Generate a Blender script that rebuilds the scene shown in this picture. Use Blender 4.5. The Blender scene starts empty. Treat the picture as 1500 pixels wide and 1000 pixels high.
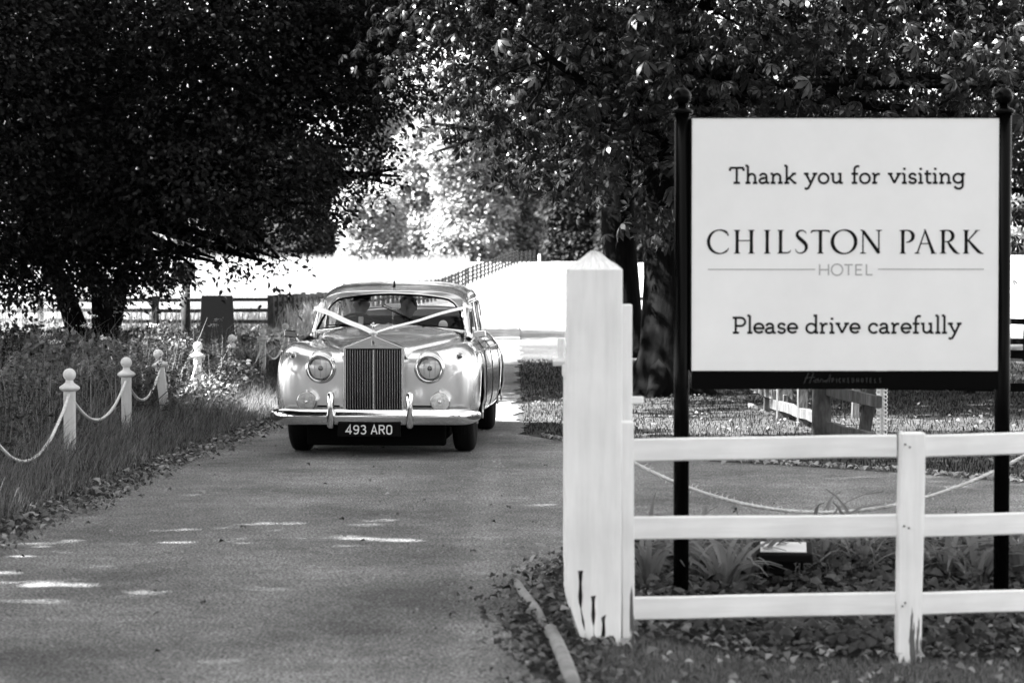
import bpy, bmesh, math, random
import numpy as np
from mathutils import Vector, Matrix, Euler

random.seed(7)
rng = np.random.default_rng(7)
PI = math.pi
SC = bpy.context.scene
COL = SC.collection

# ------------------------------------------------------------------ camera, sky, sun, exposure
F_PX = 3540.0            # focal length in pixels of the 1500 px wide photograph
EYE = 1.65
cam_d = bpy.data.cameras.new('camera')
cam = bpy.data.objects.new('camera', cam_d)
COL.objects.link(cam)
cam_d.sensor_width = 36.0
cam_d.lens = F_PX / 1500 * 36.0
cam.location = (0, 0, EYE)
cam.rotation_euler = (math.radians(90) - math.atan(100 / F_PX), 0, 0)
cam_d.clip_start = 0.1
cam_d.clip_end = 3000
cam_d.dof.use_dof = True
cam_d.dof.focus_distance = 21.8
cam_d.dof.aperture_fstop = 4.0
SC.camera = cam

SUN_EL = math.radians(45)
SUN_A = math.radians(9)          # from the left, a little behind the camera
to_sun = Vector((-math.cos(SUN_EL) * math.cos(SUN_A), -math.cos(SUN_EL) * math.sin(SUN_A), math.sin(SUN_EL)))
world = bpy.data.worlds.new('World')
SC.world = world
world.use_nodes = True
wt = world.node_tree
wt.nodes.clear()
w_out = wt.nodes.new('ShaderNodeOutputWorld')
w_bg = wt.nodes.new('ShaderNodeBackground')
w_sky = wt.nodes.new('ShaderNodeTexSky')
w_bw = wt.nodes.new('ShaderNodeRGBToBW')
w_sky.sky_type = 'NISHITA'
w_sky.sun_disc = False
w_sky.sun_elevation = SUN_EL
w_sky.sun_rotation = math.atan2(to_sun.x, to_sun.y)
w_sky.air_density = 1.2
w_sky.dust_density = 3.0
w_bg.inputs['Strength'].default_value = 0.068
wt.links.new(w_sky.outputs[0], w_bw.inputs[0])
wt.links.new(w_bw.outputs[0], w_bg.inputs['Color'])
wt.links.new(w_bg.outputs[0], w_out.inputs[0])
sun_d = bpy.data.lights.new('sun', 'SUN')
sun_d.energy = 5.0
sun_d.angle = math.radians(0.53)
sun = bpy.data.objects.new('sun', sun_d)
COL.objects.link(sun)
sun.rotation_euler = (-to_sun).to_track_quat('-Z', 'Y').to_euler()
sun.location = (-30, -10, 40)

SC.view_settings.view_transform = 'Standard'
SC.view_settings.look = 'None'
SC.view_settings.gamma = 1.0
SC.view_settings.exposure = 3.6
SC.view_settings.use_curve_mapping = False
SC.cycles.use_denoising = True
SC.cycles.max_bounces = 7
SC.cycles.diffuse_bounces = 3
SC.cycles.glossy_bounces = 4
SC.cycles.transmission_bounces = 6
SC.cycles.transparent_max_bounces = 10
SC.cycles.caustics_reflective = False
SC.cycles.caustics_refractive = False


def at(x, y, d):
    """the place d metres away that the photograph shows at pixel x, y"""
    return Vector(((x - 750) / F_PX * d, d, EYE - (y - 400) / F_PX * d))


# ------------------------------------------------------------------ materials (the photograph is monochrome: all greys)
def mat(name, v, rough=0.6, metal=0.0, var=0.0, scale=5.0, bump=0.0, bscale=40.0, coat=0.0, stretch=None, spec=0.5):
    m = bpy.data.materials.new(name)
    m.use_nodes = True
    nt = m.node_tree
    b = nt.nodes['Principled BSDF']
    b.inputs['Base Color'].default_value = (v, v, v, 1)
    b.inputs['Roughness'].default_value = rough
    b.inputs['Metallic'].default_value = metal
    b.inputs['Coat Weight'].default_value = coat
    b.inputs['Coat Roughness'].default_value = 0.05
    b.inputs['Specular IOR Level'].default_value = spec
    tc = nt.nodes.new('ShaderNodeTexCoord')
    mp = nt.nodes.new('ShaderNodeMapping')
    nt.links.new(tc.outputs['Object'], mp.inputs[0])
    if stretch:
        mp.inputs['Scale'].default_value = stretch
    if var > 0:
        n = nt.nodes.new('ShaderNodeTexNoise')
        n.inputs['Scale'].default_value = scale
        n.inputs['Detail'].default_value = 8
        n.inputs['Roughness'].default_value = 0.65
        nt.links.new(mp.outputs[0], n.inputs['Vector'])
        r = nt.nodes.new('ShaderNodeMapRange')
        r.inputs[1].default_value = 0.3
        r.inputs[2].default_value = 0.7
        r.inputs[3].default_value = v * (1 - var)
        r.inputs[4].default_value = v * (1 + var)
        nt.links.new(n.outputs[0], r.inputs[0])
        nt.links.new(r.outputs[0], b.inputs['Base Color'])
    if bump > 0:
        n2 = nt.nodes.new('ShaderNodeTexNoise')
        n2.inputs['Scale'].default_value = bscale
        n2.inputs['Detail'].default_value = 6
        nt.links.new(mp.outputs[0], n2.inputs['Vector'])
        bp = nt.nodes.new('ShaderNodeBump')
        bp.inputs['Strength'].default_value = bump
        bp.inputs['Distance'].default_value = 0.02
        nt.links.new(n2.outputs[0], bp.inputs['Height'])
        nt.links.new(bp.outputs[0], b.inputs['Normal'])
    return m


def leaf_mat(name, v, rough=0.42, trans=0.25, spread=0.5, spec=0.12):
    m = bpy.data.materials.new(name)
    m.use_nodes = True
    nt = m.node_tree
    b = nt.nodes['Principled BSDF']
    out = nt.nodes['Material Output']
    g = nt.nodes.new('ShaderNodeNewGeometry')
    r = nt.nodes.new('ShaderNodeMapRange')
    r.inputs[3].default_value = v * (1 - spread)
    r.inputs[4].default_value = v * (1 + spread)
    nt.links.new(g.outputs['Random Per Island'], r.inputs[0])
    nt.links.new(r.outputs[0], b.inputs['Base Color'])
    b.inputs['Roughness'].default_value = rough
    b.inputs['Specular IOR Level'].default_value = spec
    t = nt.nodes.new('ShaderNodeBsdfTranslucent')
    mu = nt.nodes.new('ShaderNodeMath')
    mu.operation = 'MULTIPLY'
    mu.inputs[1].default_value = 1.5
    nt.links.new(r.outputs[0], mu.inputs[0])
    nt.links.new(mu.outputs[0], t.inputs['Color'])
    mx = nt.nodes.new('ShaderNodeMixShader')
    mx.inputs[0].default_value = trans
    nt.links.new(b.outputs[0], mx.inputs[1])
    nt.links.new(t.outputs[0], mx.inputs[2])
    nt.links.new(mx.outputs[0], out.inputs[0])
    return m


def ramp_mix(nt, fac_socket, a, b, lo, hi):
    r = nt.nodes.new('ShaderNodeMapRange')
    r.inputs[1].default_value = lo
    r.inputs[2].default_value = hi
    r.inputs[3].default_value = a
    r.inputs[4].default_value = b
    nt.links.new(fac_socket, r.inputs[0])
    return r.outputs[0]


def node(nt, kind, **kw):
    n = nt.nodes.new(kind)
    for k, v in kw.items():
        if k in n.inputs.keys():
            n.inputs[k].default_value = v
        else:
            setattr(n, k, v)
    return n


def math_node(nt, op, a, b=None, clamp=False):
    n = nt.nodes.new('ShaderNodeMath')
    n.operation = op
    n.use_clamp = clamp
    for i, s in enumerate((a, b)):
        if s is None:
            continue
        if isinstance(s, (int, float)):
            n.inputs[i].default_value = s
        else:
            nt.links.new(s, n.inputs[i])
    return n.outputs[0]


def asphalt_mat():
    m = bpy.data.materials.new('asphalt')
    m.use_nodes = True
    nt = m.node_tree
    b = nt.nodes['Principled BSDF']
    tc = nt.nodes.new('ShaderNodeTexCoord')
    o = tc.outputs['Object']
    big = node(nt, 'ShaderNodeTexNoise', Scale=0.7, Detail=5.0)
    mid = node(nt, 'ShaderNodeTexNoise', Scale=5.0, Detail=6.0)
    fine = node(nt, 'ShaderNodeTexNoise', Scale=70.0, Detail=3.0)
    vor = node(nt, 'ShaderNodeTexVoronoi', Scale=85.0)
    for n in (big, mid, fine, vor):
        nt.links.new(o, n.inputs['Vector'])
    a = ramp_mix(nt, big.outputs[0], 0.62, 1.32, 0.32, 0.68)
    c = ramp_mix(nt, mid.outputs[0], 0.82, 1.18, 0.3, 0.7)
    f = ramp_mix(nt, fine.outputs[0], 0.2, 1.95, 0.34, 0.66)
    sp = ramp_mix(nt, vor.outputs['Color'], 0.65, 1.7, 0.2, 1.0)
    x = math_node(nt, 'MULTIPLY', a, c)
    x = math_node(nt, 'MULTIPLY', x, f)
    x = math_node(nt, 'MULTIPLY', x, sp)
    # paler worn wheel tracks along the drive
    sep = nt.nodes.new('ShaderNodeSeparateXYZ')
    nt.links.new(o, sep.inputs[0])
    tr = math_node(nt, 'ABSOLUTE', math_node(nt, 'ADD', sep.outputs[0], 0.18))
    trk = ramp_mix(nt, tr, 1.22, 1.0, 0.03, 0.16)
    x = math_node(nt, 'MULTIPLY', x, trk)
    wob = math_node(nt, 'SINE', math_node(nt, 'MULTIPLY', sep.outputs[0], 3.6))
    x = math_node(nt, 'MULTIPLY', x, ramp_mix(nt, wob, 0.9, 1.12, -1, 1))
    x = math_node(nt, 'MULTIPLY', x, 0.15)
    nt.links.new(x, b.inputs['Base Color'])
    b.inputs['Roughness'].default_value = 0.85
    b.inputs['Specular IOR Level'].default_value = 0.2
    bp = nt.nodes.new('ShaderNodeBump')
    bp.inputs['Strength'].default_value = 0.9
    bp.inputs['Distance'].default_value = 0.012
    nt.links.new(vor.outputs['Distance'], bp.inputs['Height'])
    nt.links.new(bp.outputs[0], b.inputs['Normal'])
    return m


def white_wood_mat(name, v=0.8, crack=0.25, foot=0.0, axis=(1, 1, 0.08)):
    """painted timber: faint grain, a few dark cracks along the grain, flaked paint near the foot"""
    m = bpy.data.materials.new(name)
    m.use_nodes = True
    nt = m.node_tree
    b = nt.nodes['Principled BSDF']
    tc = nt.nodes.new('ShaderNodeTexCoord')
    mp = nt.nodes.new('ShaderNodeMapping')
    mp.inputs['Scale'].default_value = axis
    nt.links.new(tc.outputs['Object'], mp.inputs[0])
    gr = node(nt, 'ShaderNodeTexNoise', Scale=30.0, Detail=7.0, Roughness=0.6)
    nt.links.new(mp.outputs[0], gr.inputs['Vector'])
    bl = node(nt, 'ShaderNodeTexNoise', Scale=3.0, Detail=5.0)
    nt.links.new(tc.outputs['Object'], bl.inputs['Vector'])
    x = math_node(nt, 'MULTIPLY', ramp_mix(nt, gr.outputs[0], v * 0.90, v * 1.04, 0.3, 0.7), ramp_mix(nt, bl.outputs[0], 0.90, 1.05, 0.3, 0.7))
    cr = node(nt, 'ShaderNodeTexNoise', Scale=14.0, Detail=4.0, Roughness=0.7)
    nt.links.new(mp.outputs[0], cr.inputs['Vector'])
    thr = 0.73
    if foot:
        sep = nt.nodes.new('ShaderNodeSeparateXYZ')
        nt.links.new(tc.outputs['Object'], sep.inputs[0])
        thr_s = ramp_mix(nt, sep.outputs[2], 0.53, 0.74, 0.0, foot)
        dif = math_node(nt, 'SUBTRACT', cr.outputs[0], thr_s)
    else:
        dif = math_node(nt, 'SUBTRACT', cr.outputs[0], thr)
    k = ramp_mix(nt, dif, 1.0, crack, 0.0, 0.02)
    x = math_node(nt, 'MULTIPLY', x, k)
    nt.links.new(x, b.inputs['Base Color'])
    b.inputs['Roughness'].default_value = 0.55
    bp = nt.nodes.new('ShaderNodeBump')
    bp.inputs['Strength'].default_value = 0.35
    bp.inputs['Distance'].default_value = 0.006
    nt.links.new(gr.outputs[0], bp.inputs['Height'])
    nt.links.new(bp.outputs[0], b.inputs['Normal'])
    return m


def glass_mat(name, refl=0.5, tint=0.8):
    m = bpy.data.materials.new(name)
    m.use_nodes = True
    nt = m.node_tree
    out = nt.nodes['Material Output']
    nt.nodes.remove(nt.nodes['Principled BSDF'])
    t = node(nt, 'ShaderNodeBsdfTransparent')
    t.inputs[0].default_value = (tint, tint, tint, 1)
    g = node(nt, 'ShaderNodeBsdfGlossy')
    g.inputs['Roughness'].default_value = 0.02
    fr = node(nt, 'ShaderNodeFresnel', IOR=1.5)
    k = math_node(nt, 'MULTIPLY', fr.outputs[0], 2.0 * refl, True)
    mx = nt.nodes.new('ShaderNodeMixShader')
    nt.links.new(k, mx.inputs[0])
    nt.links.new(t.outputs[0], mx.inputs[1])
    nt.links.new(g.outputs[0], mx.inputs[2])
    nt.links.new(mx.outputs[0], out.inputs[0])
    return m


def ground_mat():
    m = bpy.data.materials.new('grass_ground')
    m.use_nodes = True
    nt = m.node_tree
    b = nt.nodes['Principled BSDF']
    tc = nt.nodes.new('ShaderNodeTexCoord')
    o = tc.outputs['Object']
    n1 = node(nt, 'ShaderNodeTexNoise', Scale=0.5, Detail=6.0)
    n2 = node(nt, 'ShaderNodeTexNoise', Scale=14.0, Detail=8.0, Roughness=0.75)
    n3 = node(nt, 'ShaderNodeTexVoronoi', Scale=26.0)
    for n in (n1, n2, n3):
        nt.links.new(o, n.inputs['Vector'])
    x = math_node(nt, 'MULTIPLY', ramp_mix(nt, n1.outputs[0], 0.035, 0.06, 0.35, 0.65), ramp_mix(nt, n2.outputs[0], 0.35, 1.6, 0.3, 0.7))
    x = math_node(nt, 'MULTIPLY', x, ramp_mix(nt, n3.outputs['Color'], 0.6, 1.5, 0.0, 1.0))
    # the meadow beyond the trees is ripe, pale grass
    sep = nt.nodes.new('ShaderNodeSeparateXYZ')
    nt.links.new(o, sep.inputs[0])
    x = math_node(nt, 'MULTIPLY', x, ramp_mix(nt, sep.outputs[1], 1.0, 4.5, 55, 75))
    nt.links.new(x, b.inputs['Base Color'])
    b.inputs['Roughness'].default_value = 0.9
    b.inputs['Specular IOR Level'].default_value = 0.1
    bp = nt.nodes.new('ShaderNodeBump')
    bp.inputs['Strength'].default_value = 1.0
    bp.inputs['Distance'].default_value = 0.04
    nt.links.new(n2.outputs[0], bp.inputs['Height'])
    nt.links.new(bp.outputs[0], b.inputs['Normal'])
    return m


M = dict(
    asphalt=asphalt_mat(),
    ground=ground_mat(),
    white=white_wood_mat('white_paint_timber', 0.84, 0.35, 0.0, (0.08, 1, 1)),
    white_v=white_wood_mat('white_paint_post', 0.84, 0.12, 0.40, (1, 1, 0.08)),
    bollard=white_wood_mat('worn_white_bollard', 0.62, 0.3, 0.25, (1, 1, 0.15)),
    rope=mat('rope', 0.62, 0.8, var=0.25, scale=40),
    board=mat('sign_board_white', 0.82, 0.35, var=0.035, scale=2.5),
    ink=mat('sign_ink', 0.006, 0.5, spec=0.1),
    ink_grey=mat('sign_ink_grey', 0.36, 0.5),
    ink_faint=mat('sign_ink_faint', 0.018, 0.5),
    black=mat('black_gloss_paint', 0.002, 0.22, spec=0.05),
    black_matt=mat('black_matt', 0.006, 0.6, spec=0.08),
    paint=mat('silver_car_paint', 0.76, 0.19, metal=0.72, coat=0.9, var=0.04, scale=1.5),
    chrome=mat('chrome', 0.72, 0.07, metal=1.0),
    chrome_dull=mat('brushed_chrome', 0.5, 0.22, metal=1.0),
    reflector=mat('lamp_reflector', 0.45, 0.12, metal=1.0, bump=.6, bscale=18),
    louvre=mat('grille_louvre', 0.16, 0.2, metal=1.0),
    dark=mat('underbody_black', 0.003, 0.9, spec=0.02),
    tyre=mat('tyre_rubber', 0.006, 0.8, bump=0.3, bscale=60, spec=0.1),
    plate=mat('number_plate_black', 0.003, 0.4, spec=0.05),
    silver=mat('plate_silver', 0.62, 0.35),
    glass=glass_mat('window_glass', 0.16, 0.78),
    lens=glass_mat('lamp_glass', 1.0, 0.9),
    leather=mat('seat_leather', 0.010, 0.5, spec=0.15),
    skin=mat('skin', 0.20, 0.5),
    cloth_dark=mat('dark_suit', 0.006, 0.8, spec=0.05),
    cloth_white=mat('white_shirt', 0.75, 0.8),
    ribbon=mat('white_ribbon', 0.85, 0.35),
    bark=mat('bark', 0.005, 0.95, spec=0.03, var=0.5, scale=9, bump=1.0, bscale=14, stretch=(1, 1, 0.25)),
    bark_far=mat('bark_far', 0.06, 0.9),
    rail_wood=mat('weathered_rail', 0.03, 0.85, spec=0.1, var=0.6, scale=10, bump=0.5, bscale=25, stretch=(1, 1, 0.4)),
    old_wood=mat('old_grey_wood', 0.06, 0.85, var=0.6, scale=12, bump=0.5, bscale=25, stretch=(1, 1, .3), spec=.1),
    grass_near=leaf_mat('verge_grass_blade', 0.125, 0.5, 0.3, 0.9),
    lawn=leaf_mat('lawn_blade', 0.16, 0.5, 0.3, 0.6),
    shade_grass=leaf_mat('shaded_park_grass_blade', 0.015, 0.6, 0.2, 0.6),  # blade colour lowered to stand in for tree shade
    rail_dark=mat('dark_rail', 0.005, 0.85, spec=0.05, var=0.4, scale=8, bump=0.4, bscale=25),
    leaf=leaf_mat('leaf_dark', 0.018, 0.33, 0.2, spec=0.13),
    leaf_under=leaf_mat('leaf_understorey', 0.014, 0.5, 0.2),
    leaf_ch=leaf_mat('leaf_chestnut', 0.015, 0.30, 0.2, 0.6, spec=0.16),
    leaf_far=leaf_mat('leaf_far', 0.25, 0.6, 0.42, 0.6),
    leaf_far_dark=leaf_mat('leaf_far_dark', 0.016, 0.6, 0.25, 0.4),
    grass=leaf_mat('grass_blade', 0.032, 0.5, 0.3, 0.55),
    grass_pale=leaf_mat('grass_pale', 0.22, 0.6, 0.35, 0.4),
    weed=leaf_mat('weed_leaf', 0.045, 0.5, 0.3, 0.5),
    lily=leaf_mat('strap_leaf', 0.20, 0.4, 0.3, 0.35),
    ivy=leaf_mat('ground_cover_leaf', 0.042, 0.38, 0.2, 0.6),
    litter=leaf_mat('dead_leaf', 0.085, 0.7, 0.15, 0.75),
    litter_pale=leaf_mat('pale_dead_leaf', 0.22, 0.7, 0.15, 0.45),
    flower=leaf_mat('white_flower', 0.55, 0.7, 0.3, 0.2),
    stem=mat('plant_stem', 0.10, 0.7),
    pipe=mat('concrete_edging', 0.22, 0.8, var=0.3, scale=12, bump=0.3),
    stone=mat('stone', 0.25, 0.85, var=0.4, scale=20, bump=0.5),
    dust=mat('pale_chain', 0.7, 0.5),
)


# ------------------------------------------------------------------ helpers
def tag(o, label=None, cat=None, group=None, kind=None):
    if label:
        o['label'] = label
    if cat:
        o['category'] = cat
    if group:
        o['group'] = group
    if kind:
        o['kind'] = kind
    return o


def empty(name, loc=(0, 0, 0), rz=0.0):
    o = bpy.data.objects.new(name, None)
    o.empty_display_size = 0.2
    COL.objects.link(o)
    o.location = loc
    o.rotation_euler = (0, 0, rz)
    return o


def link(name, me, m=None, parent=None, loc=None, smooth=False):
    o = bpy.data.objects.new(name, me)
    COL.objects.link(o)
    if m is not None and len(me.materials) == 0:
        me.materials.append(m)
    if parent is not None:
        o.parent = parent
    if loc is not None:
        o.location = loc
    if smooth:
        me.polygons.foreach_set('use_smooth', [True] * len(me.polygons))
    return o


class MB:
    """collects simple solids in one bmesh"""

    def __init__(self):
        self.bm = bmesh.new()

    def box(self, c, s, rot=None, bevel=0.0, taper=1.0):
        r = bmesh.ops.create_cube(self.bm, size=1.0)
        vs = r['verts']
        for v in vs:
            k = taper if v.co.z > 0 else 1.0
            v.co = Vector((v.co.x * s[0] * k, v.co.y * s[1] * k, v.co.z * s[2]))
        if bevel > 0:
            es = list({e for v in vs for e in v.link_edges})
            bv = bmesh.ops.bevel(self.bm, geom=es, offset=bevel, segments=2, affect='EDGES', profile=0.5)
            vs = list({v for f in bv['faces'] for v in f.verts} | {v for v in vs if v.is_valid})
        mt = Matrix.Translation(Vector(c)) @ (rot.to_matrix().to_4x4() if rot is not None else Matrix.Identity(4))
        for v in vs:
            v.co = mt @ v.co
        return self

    def tube(self, pts, radii, seg=8, cap=True, flat=1.0):
        pts = [Vector(p) for p in pts]
        if isinstance(radii, (int, float)):
            radii = [radii] * len(pts)
        rings = []
        up = Vector((0, 0, 1))
        for i, p in enumerate(pts):
            d = (pts[min(i + 1, len(pts) - 1)] - pts[max(i - 1, 0)])
            if d.length < 1e-9:
                d = Vector((0, 0, 1))
            d.normalize()
            a = d.cross(up if abs(d.dot(up)) < 0.95 else Vector((1, 0, 0))).normalized()
            b = d.cross(a).normalized()
            rings.append([self.bm.verts.new(p + a * math.cos(2 * PI * k / seg) * radii[i] + b * math.sin(2 * PI * k / seg) * radii[i] * flat) for k in range(seg)])
        for r0, r1 in zip(rings[:-1], rings[1:]):
            for k in range(seg):
                self.bm.faces.new((r0[k], r0[(k + 1) % seg], r1[(k + 1) % seg], r1[k]))
        if cap:
            self.bm.faces.new(rings[0][::-1])
            self.bm.faces.new(rings[-1])
        return self

    def lathe(self, prof, seg=24, origin=(0, 0, 0), axis='Z'):
        """prof: list of (radius, height)"""
        o = Vector(origin)

        def P(r, h, a):
            if axis == 'Z':
                return o + Vector((r * math.cos(a), r * math.sin(a), h))
            if axis == 'Y':
                return o + Vector((r * math.cos(a), h, r * math.sin(a)))
            return o + Vector((h, r * math.cos(a), r * math.sin(a)))
        rings = []
        for r, h in prof:
            if r < 1e-6:
                rings.append([self.bm.verts.new(P(0, h, 0))])
            else:
                rings.append([self.bm.verts.new(P(r, h, 2 * PI * k / seg)) for k in range(seg)])
        for r0, r1 in zip(rings[:-1], rings[1:]):
            for k in range(seg):
                a0, a1 = r0[k % len(r0)], r0[(k + 1) % len(r0)]
                b0, b1 = r1[k % len(r1)], r1[(k + 1) % len(r1)]
                q = []
                for v in (a0, a1, b1, b0):
                    if v not in q:
                        q.append(v)
                if len(q) >= 3:
                    try:
                        self.bm.faces.new(q)
                    except ValueError:
                        pass
        return self

    def grid(self, fn, nu, nv, closed_u=False):
        vs = [[self.bm.verts.new(fn(i, j)) for j in range(nv)] for i in range(nu)]
        for i in range(nu if closed_u else nu - 1):
            for j in range(nv - 1):
                self.bm.faces.new((vs[i][j], vs[(i + 1) % nu][j], vs[(i + 1) % nu][j + 1], vs[i][j + 1]))
        return vs

    def mesh(self, name, smooth=False):
        bmesh.ops.recalc_face_normals(self.bm, faces=self.bm.faces)
        me = bpy.data.meshes.new(name)
        self.bm.to_mesh(me)
        self.bm.free()
        if smooth:
            me.polygons.foreach_set('use_smooth', [True] * len(me.polygons))
        return me

    def build(self, name, m, parent=None, smooth=False, loc=None):
        return link(name, self.mesh(name, smooth), m, parent, loc)


def add_mod(o, kind, **kw):
    md = o.modifiers.new(kind.lower(), kind)
    for k, v in kw.items():
        setattr(md, k, v)
    return md


def bake(o):
    dg = bpy.context.evaluated_depsgraph_get()
    dg.update()
    me = bpy.data.meshes.new_from_object(o.evaluated_get(dg))
    o.modifiers.clear()
    o.data = me
    return o


def np_mesh(name, V, F):
    """V (n,3) float, F (m,k) int"""
    me = bpy.data.meshes.new(name)
    k = F.shape[1]
    me.vertices.add(len(V))
    me.vertices.foreach_set('co', np.ascontiguousarray(V, dtype=np.float32).ravel())
    me.loops.add(F.size)
    me.loops.foreach_set('vertex_index', F.astype(np.int32).ravel())
    me.polygons.add(len(F))
    me.polygons.foreach_set('loop_start', np.arange(0, F.size, k, dtype=np.int32))
    me.polygons.foreach_set('loop_total', np.full(len(F), k, dtype=np.int32))
    me.update(calc_edges=True)
    return me


def unit(a):
    return a / np.maximum(np.linalg.norm(a, axis=1, keepdims=True), 1e-9)


def leaves(P, D, N, L, W, fold=0.25):
    """six-vertex leaf blades (four triangles): returns verts, faces"""
    n = len(P)
    D = unit(D)
    S = unit(np.cross(D, N))
    U = np.cross(S, D)
    L = np.broadcast_to(np.asarray(L, float), (n,))[:, None]
    W = np.broadcast_to(np.asarray(W, float), (n,))[:, None]
    v0 = P
    v1 = P + D * L * 0.38 + S * W * 0.5 + U * W * fold
    v2 = P + D * L * 0.38 - S * W * 0.5 + U * W * fold
    v3 = P + D * L * 0.72 + S * W * 0.36 + U * W * fold * 0.5
    v4 = P + D * L * 0.72 - S * W * 0.36 + U * W * fold * 0.5
    v5 = P + D * L - U * L * 0.12
    V = np.stack([v0, v1, v2, v3, v4, v5], 1).reshape(-1, 3)
    b = (np.arange(n) * 6)[:, None]
    F = np.concatenate([b + np.array([[0, 1, 2]]), b + np.array([[1, 3, 2]]), b + np.array([[2, 3, 4]]), b + np.array([[3, 5, 4]])], 0)
    return V, F


def kites(P, D, N, L, W, fold=0.2):
    n = len(P)
    D = unit(D)
    S = unit(np.cross(D, N))
    U = np.cross(S, D)
    L = np.broadcast_to(np.asarray(L, float), (n,))[:, None]
    W = np.broadcast_to(np.asarray(W, float), (n,))[:, None]
    V = np.stack([P, P + D * L * 0.45 + S * W * 0.5 + U * W * fold, P + D * L, P + D * L * 0.45 - S * W * 0.5 + U * W * fold], 1).reshape(-1, 3)
    b = (np.arange(n) * 4)[:, None]
    F = np.concatenate([b + np.array([[0, 1, 2]]), b + np.array([[0, 2, 3]])], 0)
    return V, F


def merge(parts):
    Vs, Fs, o = [], [], 0
    for V, F in parts:
        Vs.append(V)
        Fs.append(F + o)
        o += len(V)
    return np.concatenate(Vs), np.concatenate(Fs)


def rand_in_ellipsoids(n, ells, shell=0.0):
    """points in a union of ellipsoids, volumes weighted; shell pushes them outwards"""
    vol = np.array([e[1][0] * e[1][1] * e[1][2] for e in ells])
    idx = rng.choice(len(ells), n, p=vol / vol.sum())
    C = np.array([list(e[0]) for e in ells], float)[idx]
    R = np.array([list(e[1]) for e in ells], float)[idx]
    d = unit(rng.normal(size=(n, 3)))
    r = rng.random(n) ** (1 / 3)
    r = shell + (1 - shell) * r
    off = d * r[:, None]
    return C + off * R, off


def crown(name, ells, n_spray, per, spray_r, L, W, m, parent=None, shell=0.45, droop=0.25, flat=0.35, shape='leaf', zmin=None):
    """foliage: many sprays, each a flattened, slightly drooping cluster of leaves"""
    C, off = rand_in_ellipsoids(n_spray, ells, shell)
    if zmin is not None:
        k = C[:, 2] > zmin
        C, off = C[k], off[k]
    n_spray = len(C)
    outw = off.copy()
    outw[:, 2] *= 0.2
    outw = unit(outw + rng.normal(size=outw.shape) * 0.35)
    # spray plane tilts outwards
    tilt = unit(np.stack([outw[:, 0] * droop, outw[:, 1] * droop, np.ones(n_spray)], 1) + rng.normal(size=(n_spray, 3)) * 0.18)
    size = spray_r * rng.uniform(0.55, 1.35, n_spray)
    C = np.repeat(C, per, 0)
    T = np.repeat(tilt, per, 0)
    O = np.repeat(outw, per, 0)
    size = np.repeat(size, per)[:, None]
    n = len(C)
    q = rng.normal(size=(n, 3))
    q = q - T * (q * T).sum(1, keepdims=True) * (1 - flat)
    q = q * 0.5
    P = C + q * size
    P[:, 2] -= 0.25 * size[:, 0] * (q ** 2).sum(1)
    D = unit(q * 0.9 + O * 0.5 + rng.normal(size=(n, 3)) * 0.35 + np.array([0, 0, -0.25]))
    N = unit(T + rng.normal(size=(n, 3)) * 0.45)
    s = rng.uniform(0.65, 1.25, n)
    fn = leaves if shape == 'leaf' else kites
    V, F = fn(P, D, N, L * s, W * s)
    o = link(name, np_mesh(name, V, F), m, parent)
    tag(o, kind='stuff')
    return o


def limb(mb, p0, p1, r0, r1, bend=0.15, n=6, seg=8):
    p0, p1 = Vector(p0), Vector(p1)
    Ln = (p1 - p0).length
    b1 = Vector((random.uniform(-1, 1), random.uniform(-1, 1), random.uniform(-0.3, 0.6))) * bend * Ln
    pts, rad = [], []
    for i in range(n):
        t = i / (n - 1)
        pts.append(p0.lerp(p1, t) + b1 * math.sin(PI * t) * (1 - 0.3 * t) + Vector((random.uniform(-1, 1), random.uniform(-1, 1), 0)) * r0 * 0.2 * (0 < t < 1))
        rad.append(r0 * (1 - t) + r1 * t)
    mb.tube(pts, rad, seg)
    return pts


def hterrain(x, y):
    """height of the ground"""
    x = np.asarray(x, float)
    y = np.asarray(y, float)

    def ss(a, b, t):
        t = np.clip((t - a) / (b - a), 0, 1)
        return t * t * (3 - 2 * t)
    z = 2.75 * ss(135, 235, y) + 1.6 * ss(235, 330, y)
    z = z - 0.10 * ss(0.45, 1.3, x) * (1 - ss(11.6, 14.4, y)) * ss(-2, 4, y)
    # the left verge lies a little proud of the drive
    z = z + 0.06 * ss(3.3, 4.5, -x) * (1 - ss(60, 90, y))
    # low bank under the right-hand trees
    z = z + 0.05 * ss(2.6, 6, x) * ss(22, 28, y) * (1 - ss(60, 90, y))
    return z


# ------------------------------------------------------------------ ground and roads
def axis(stops):
    out = []
    for a, b, s in stops:
        out += list(np.arange(a, b, s))
    out.append(stops[-1][1])
    return np.array(out)


gx = axis([(-500, -60, 40), (-60, -12, 4), (-12, 8, 0.4), (8, 60, 4), (60, 500, 40)])
gy = axis([(-80, 4, 6), (4, 30, 0.4), (30, 60, 1.5), (60, 340, 8), (340, 1400, 60)])
GX, GY = np.meshgrid(gx, gy, indexing='ij')
GZ = hterrain(GX, GY) - 0.012
V = np.stack([GX, GY, GZ], -1).reshape(-1, 3)
ii, jj = np.meshgrid(np.arange(len(gx) - 1), np.arange(len(gy) - 1), indexing='ij')
b0 = (ii * len(gy) + jj).ravel()
Fq = np.stack([b0, b0 + len(gy), b0 + len(gy) + 1, b0 + 1], 1)
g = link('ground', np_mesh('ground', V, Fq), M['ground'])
g.data.polygons.foreach_set('use_smooth', [True] * len(g.data.polygons))
tag(g, kind='structure')


def wob(t, s=0):
    return 0.05 * math.sin(t * 2.1 + s) + 0.035 * math.sin(t * 5.3 + 2 * s) + 0.02 * math.sin(t * 13.7 + s) + 0.012 * math.sin(t * 31 + s)


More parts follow.
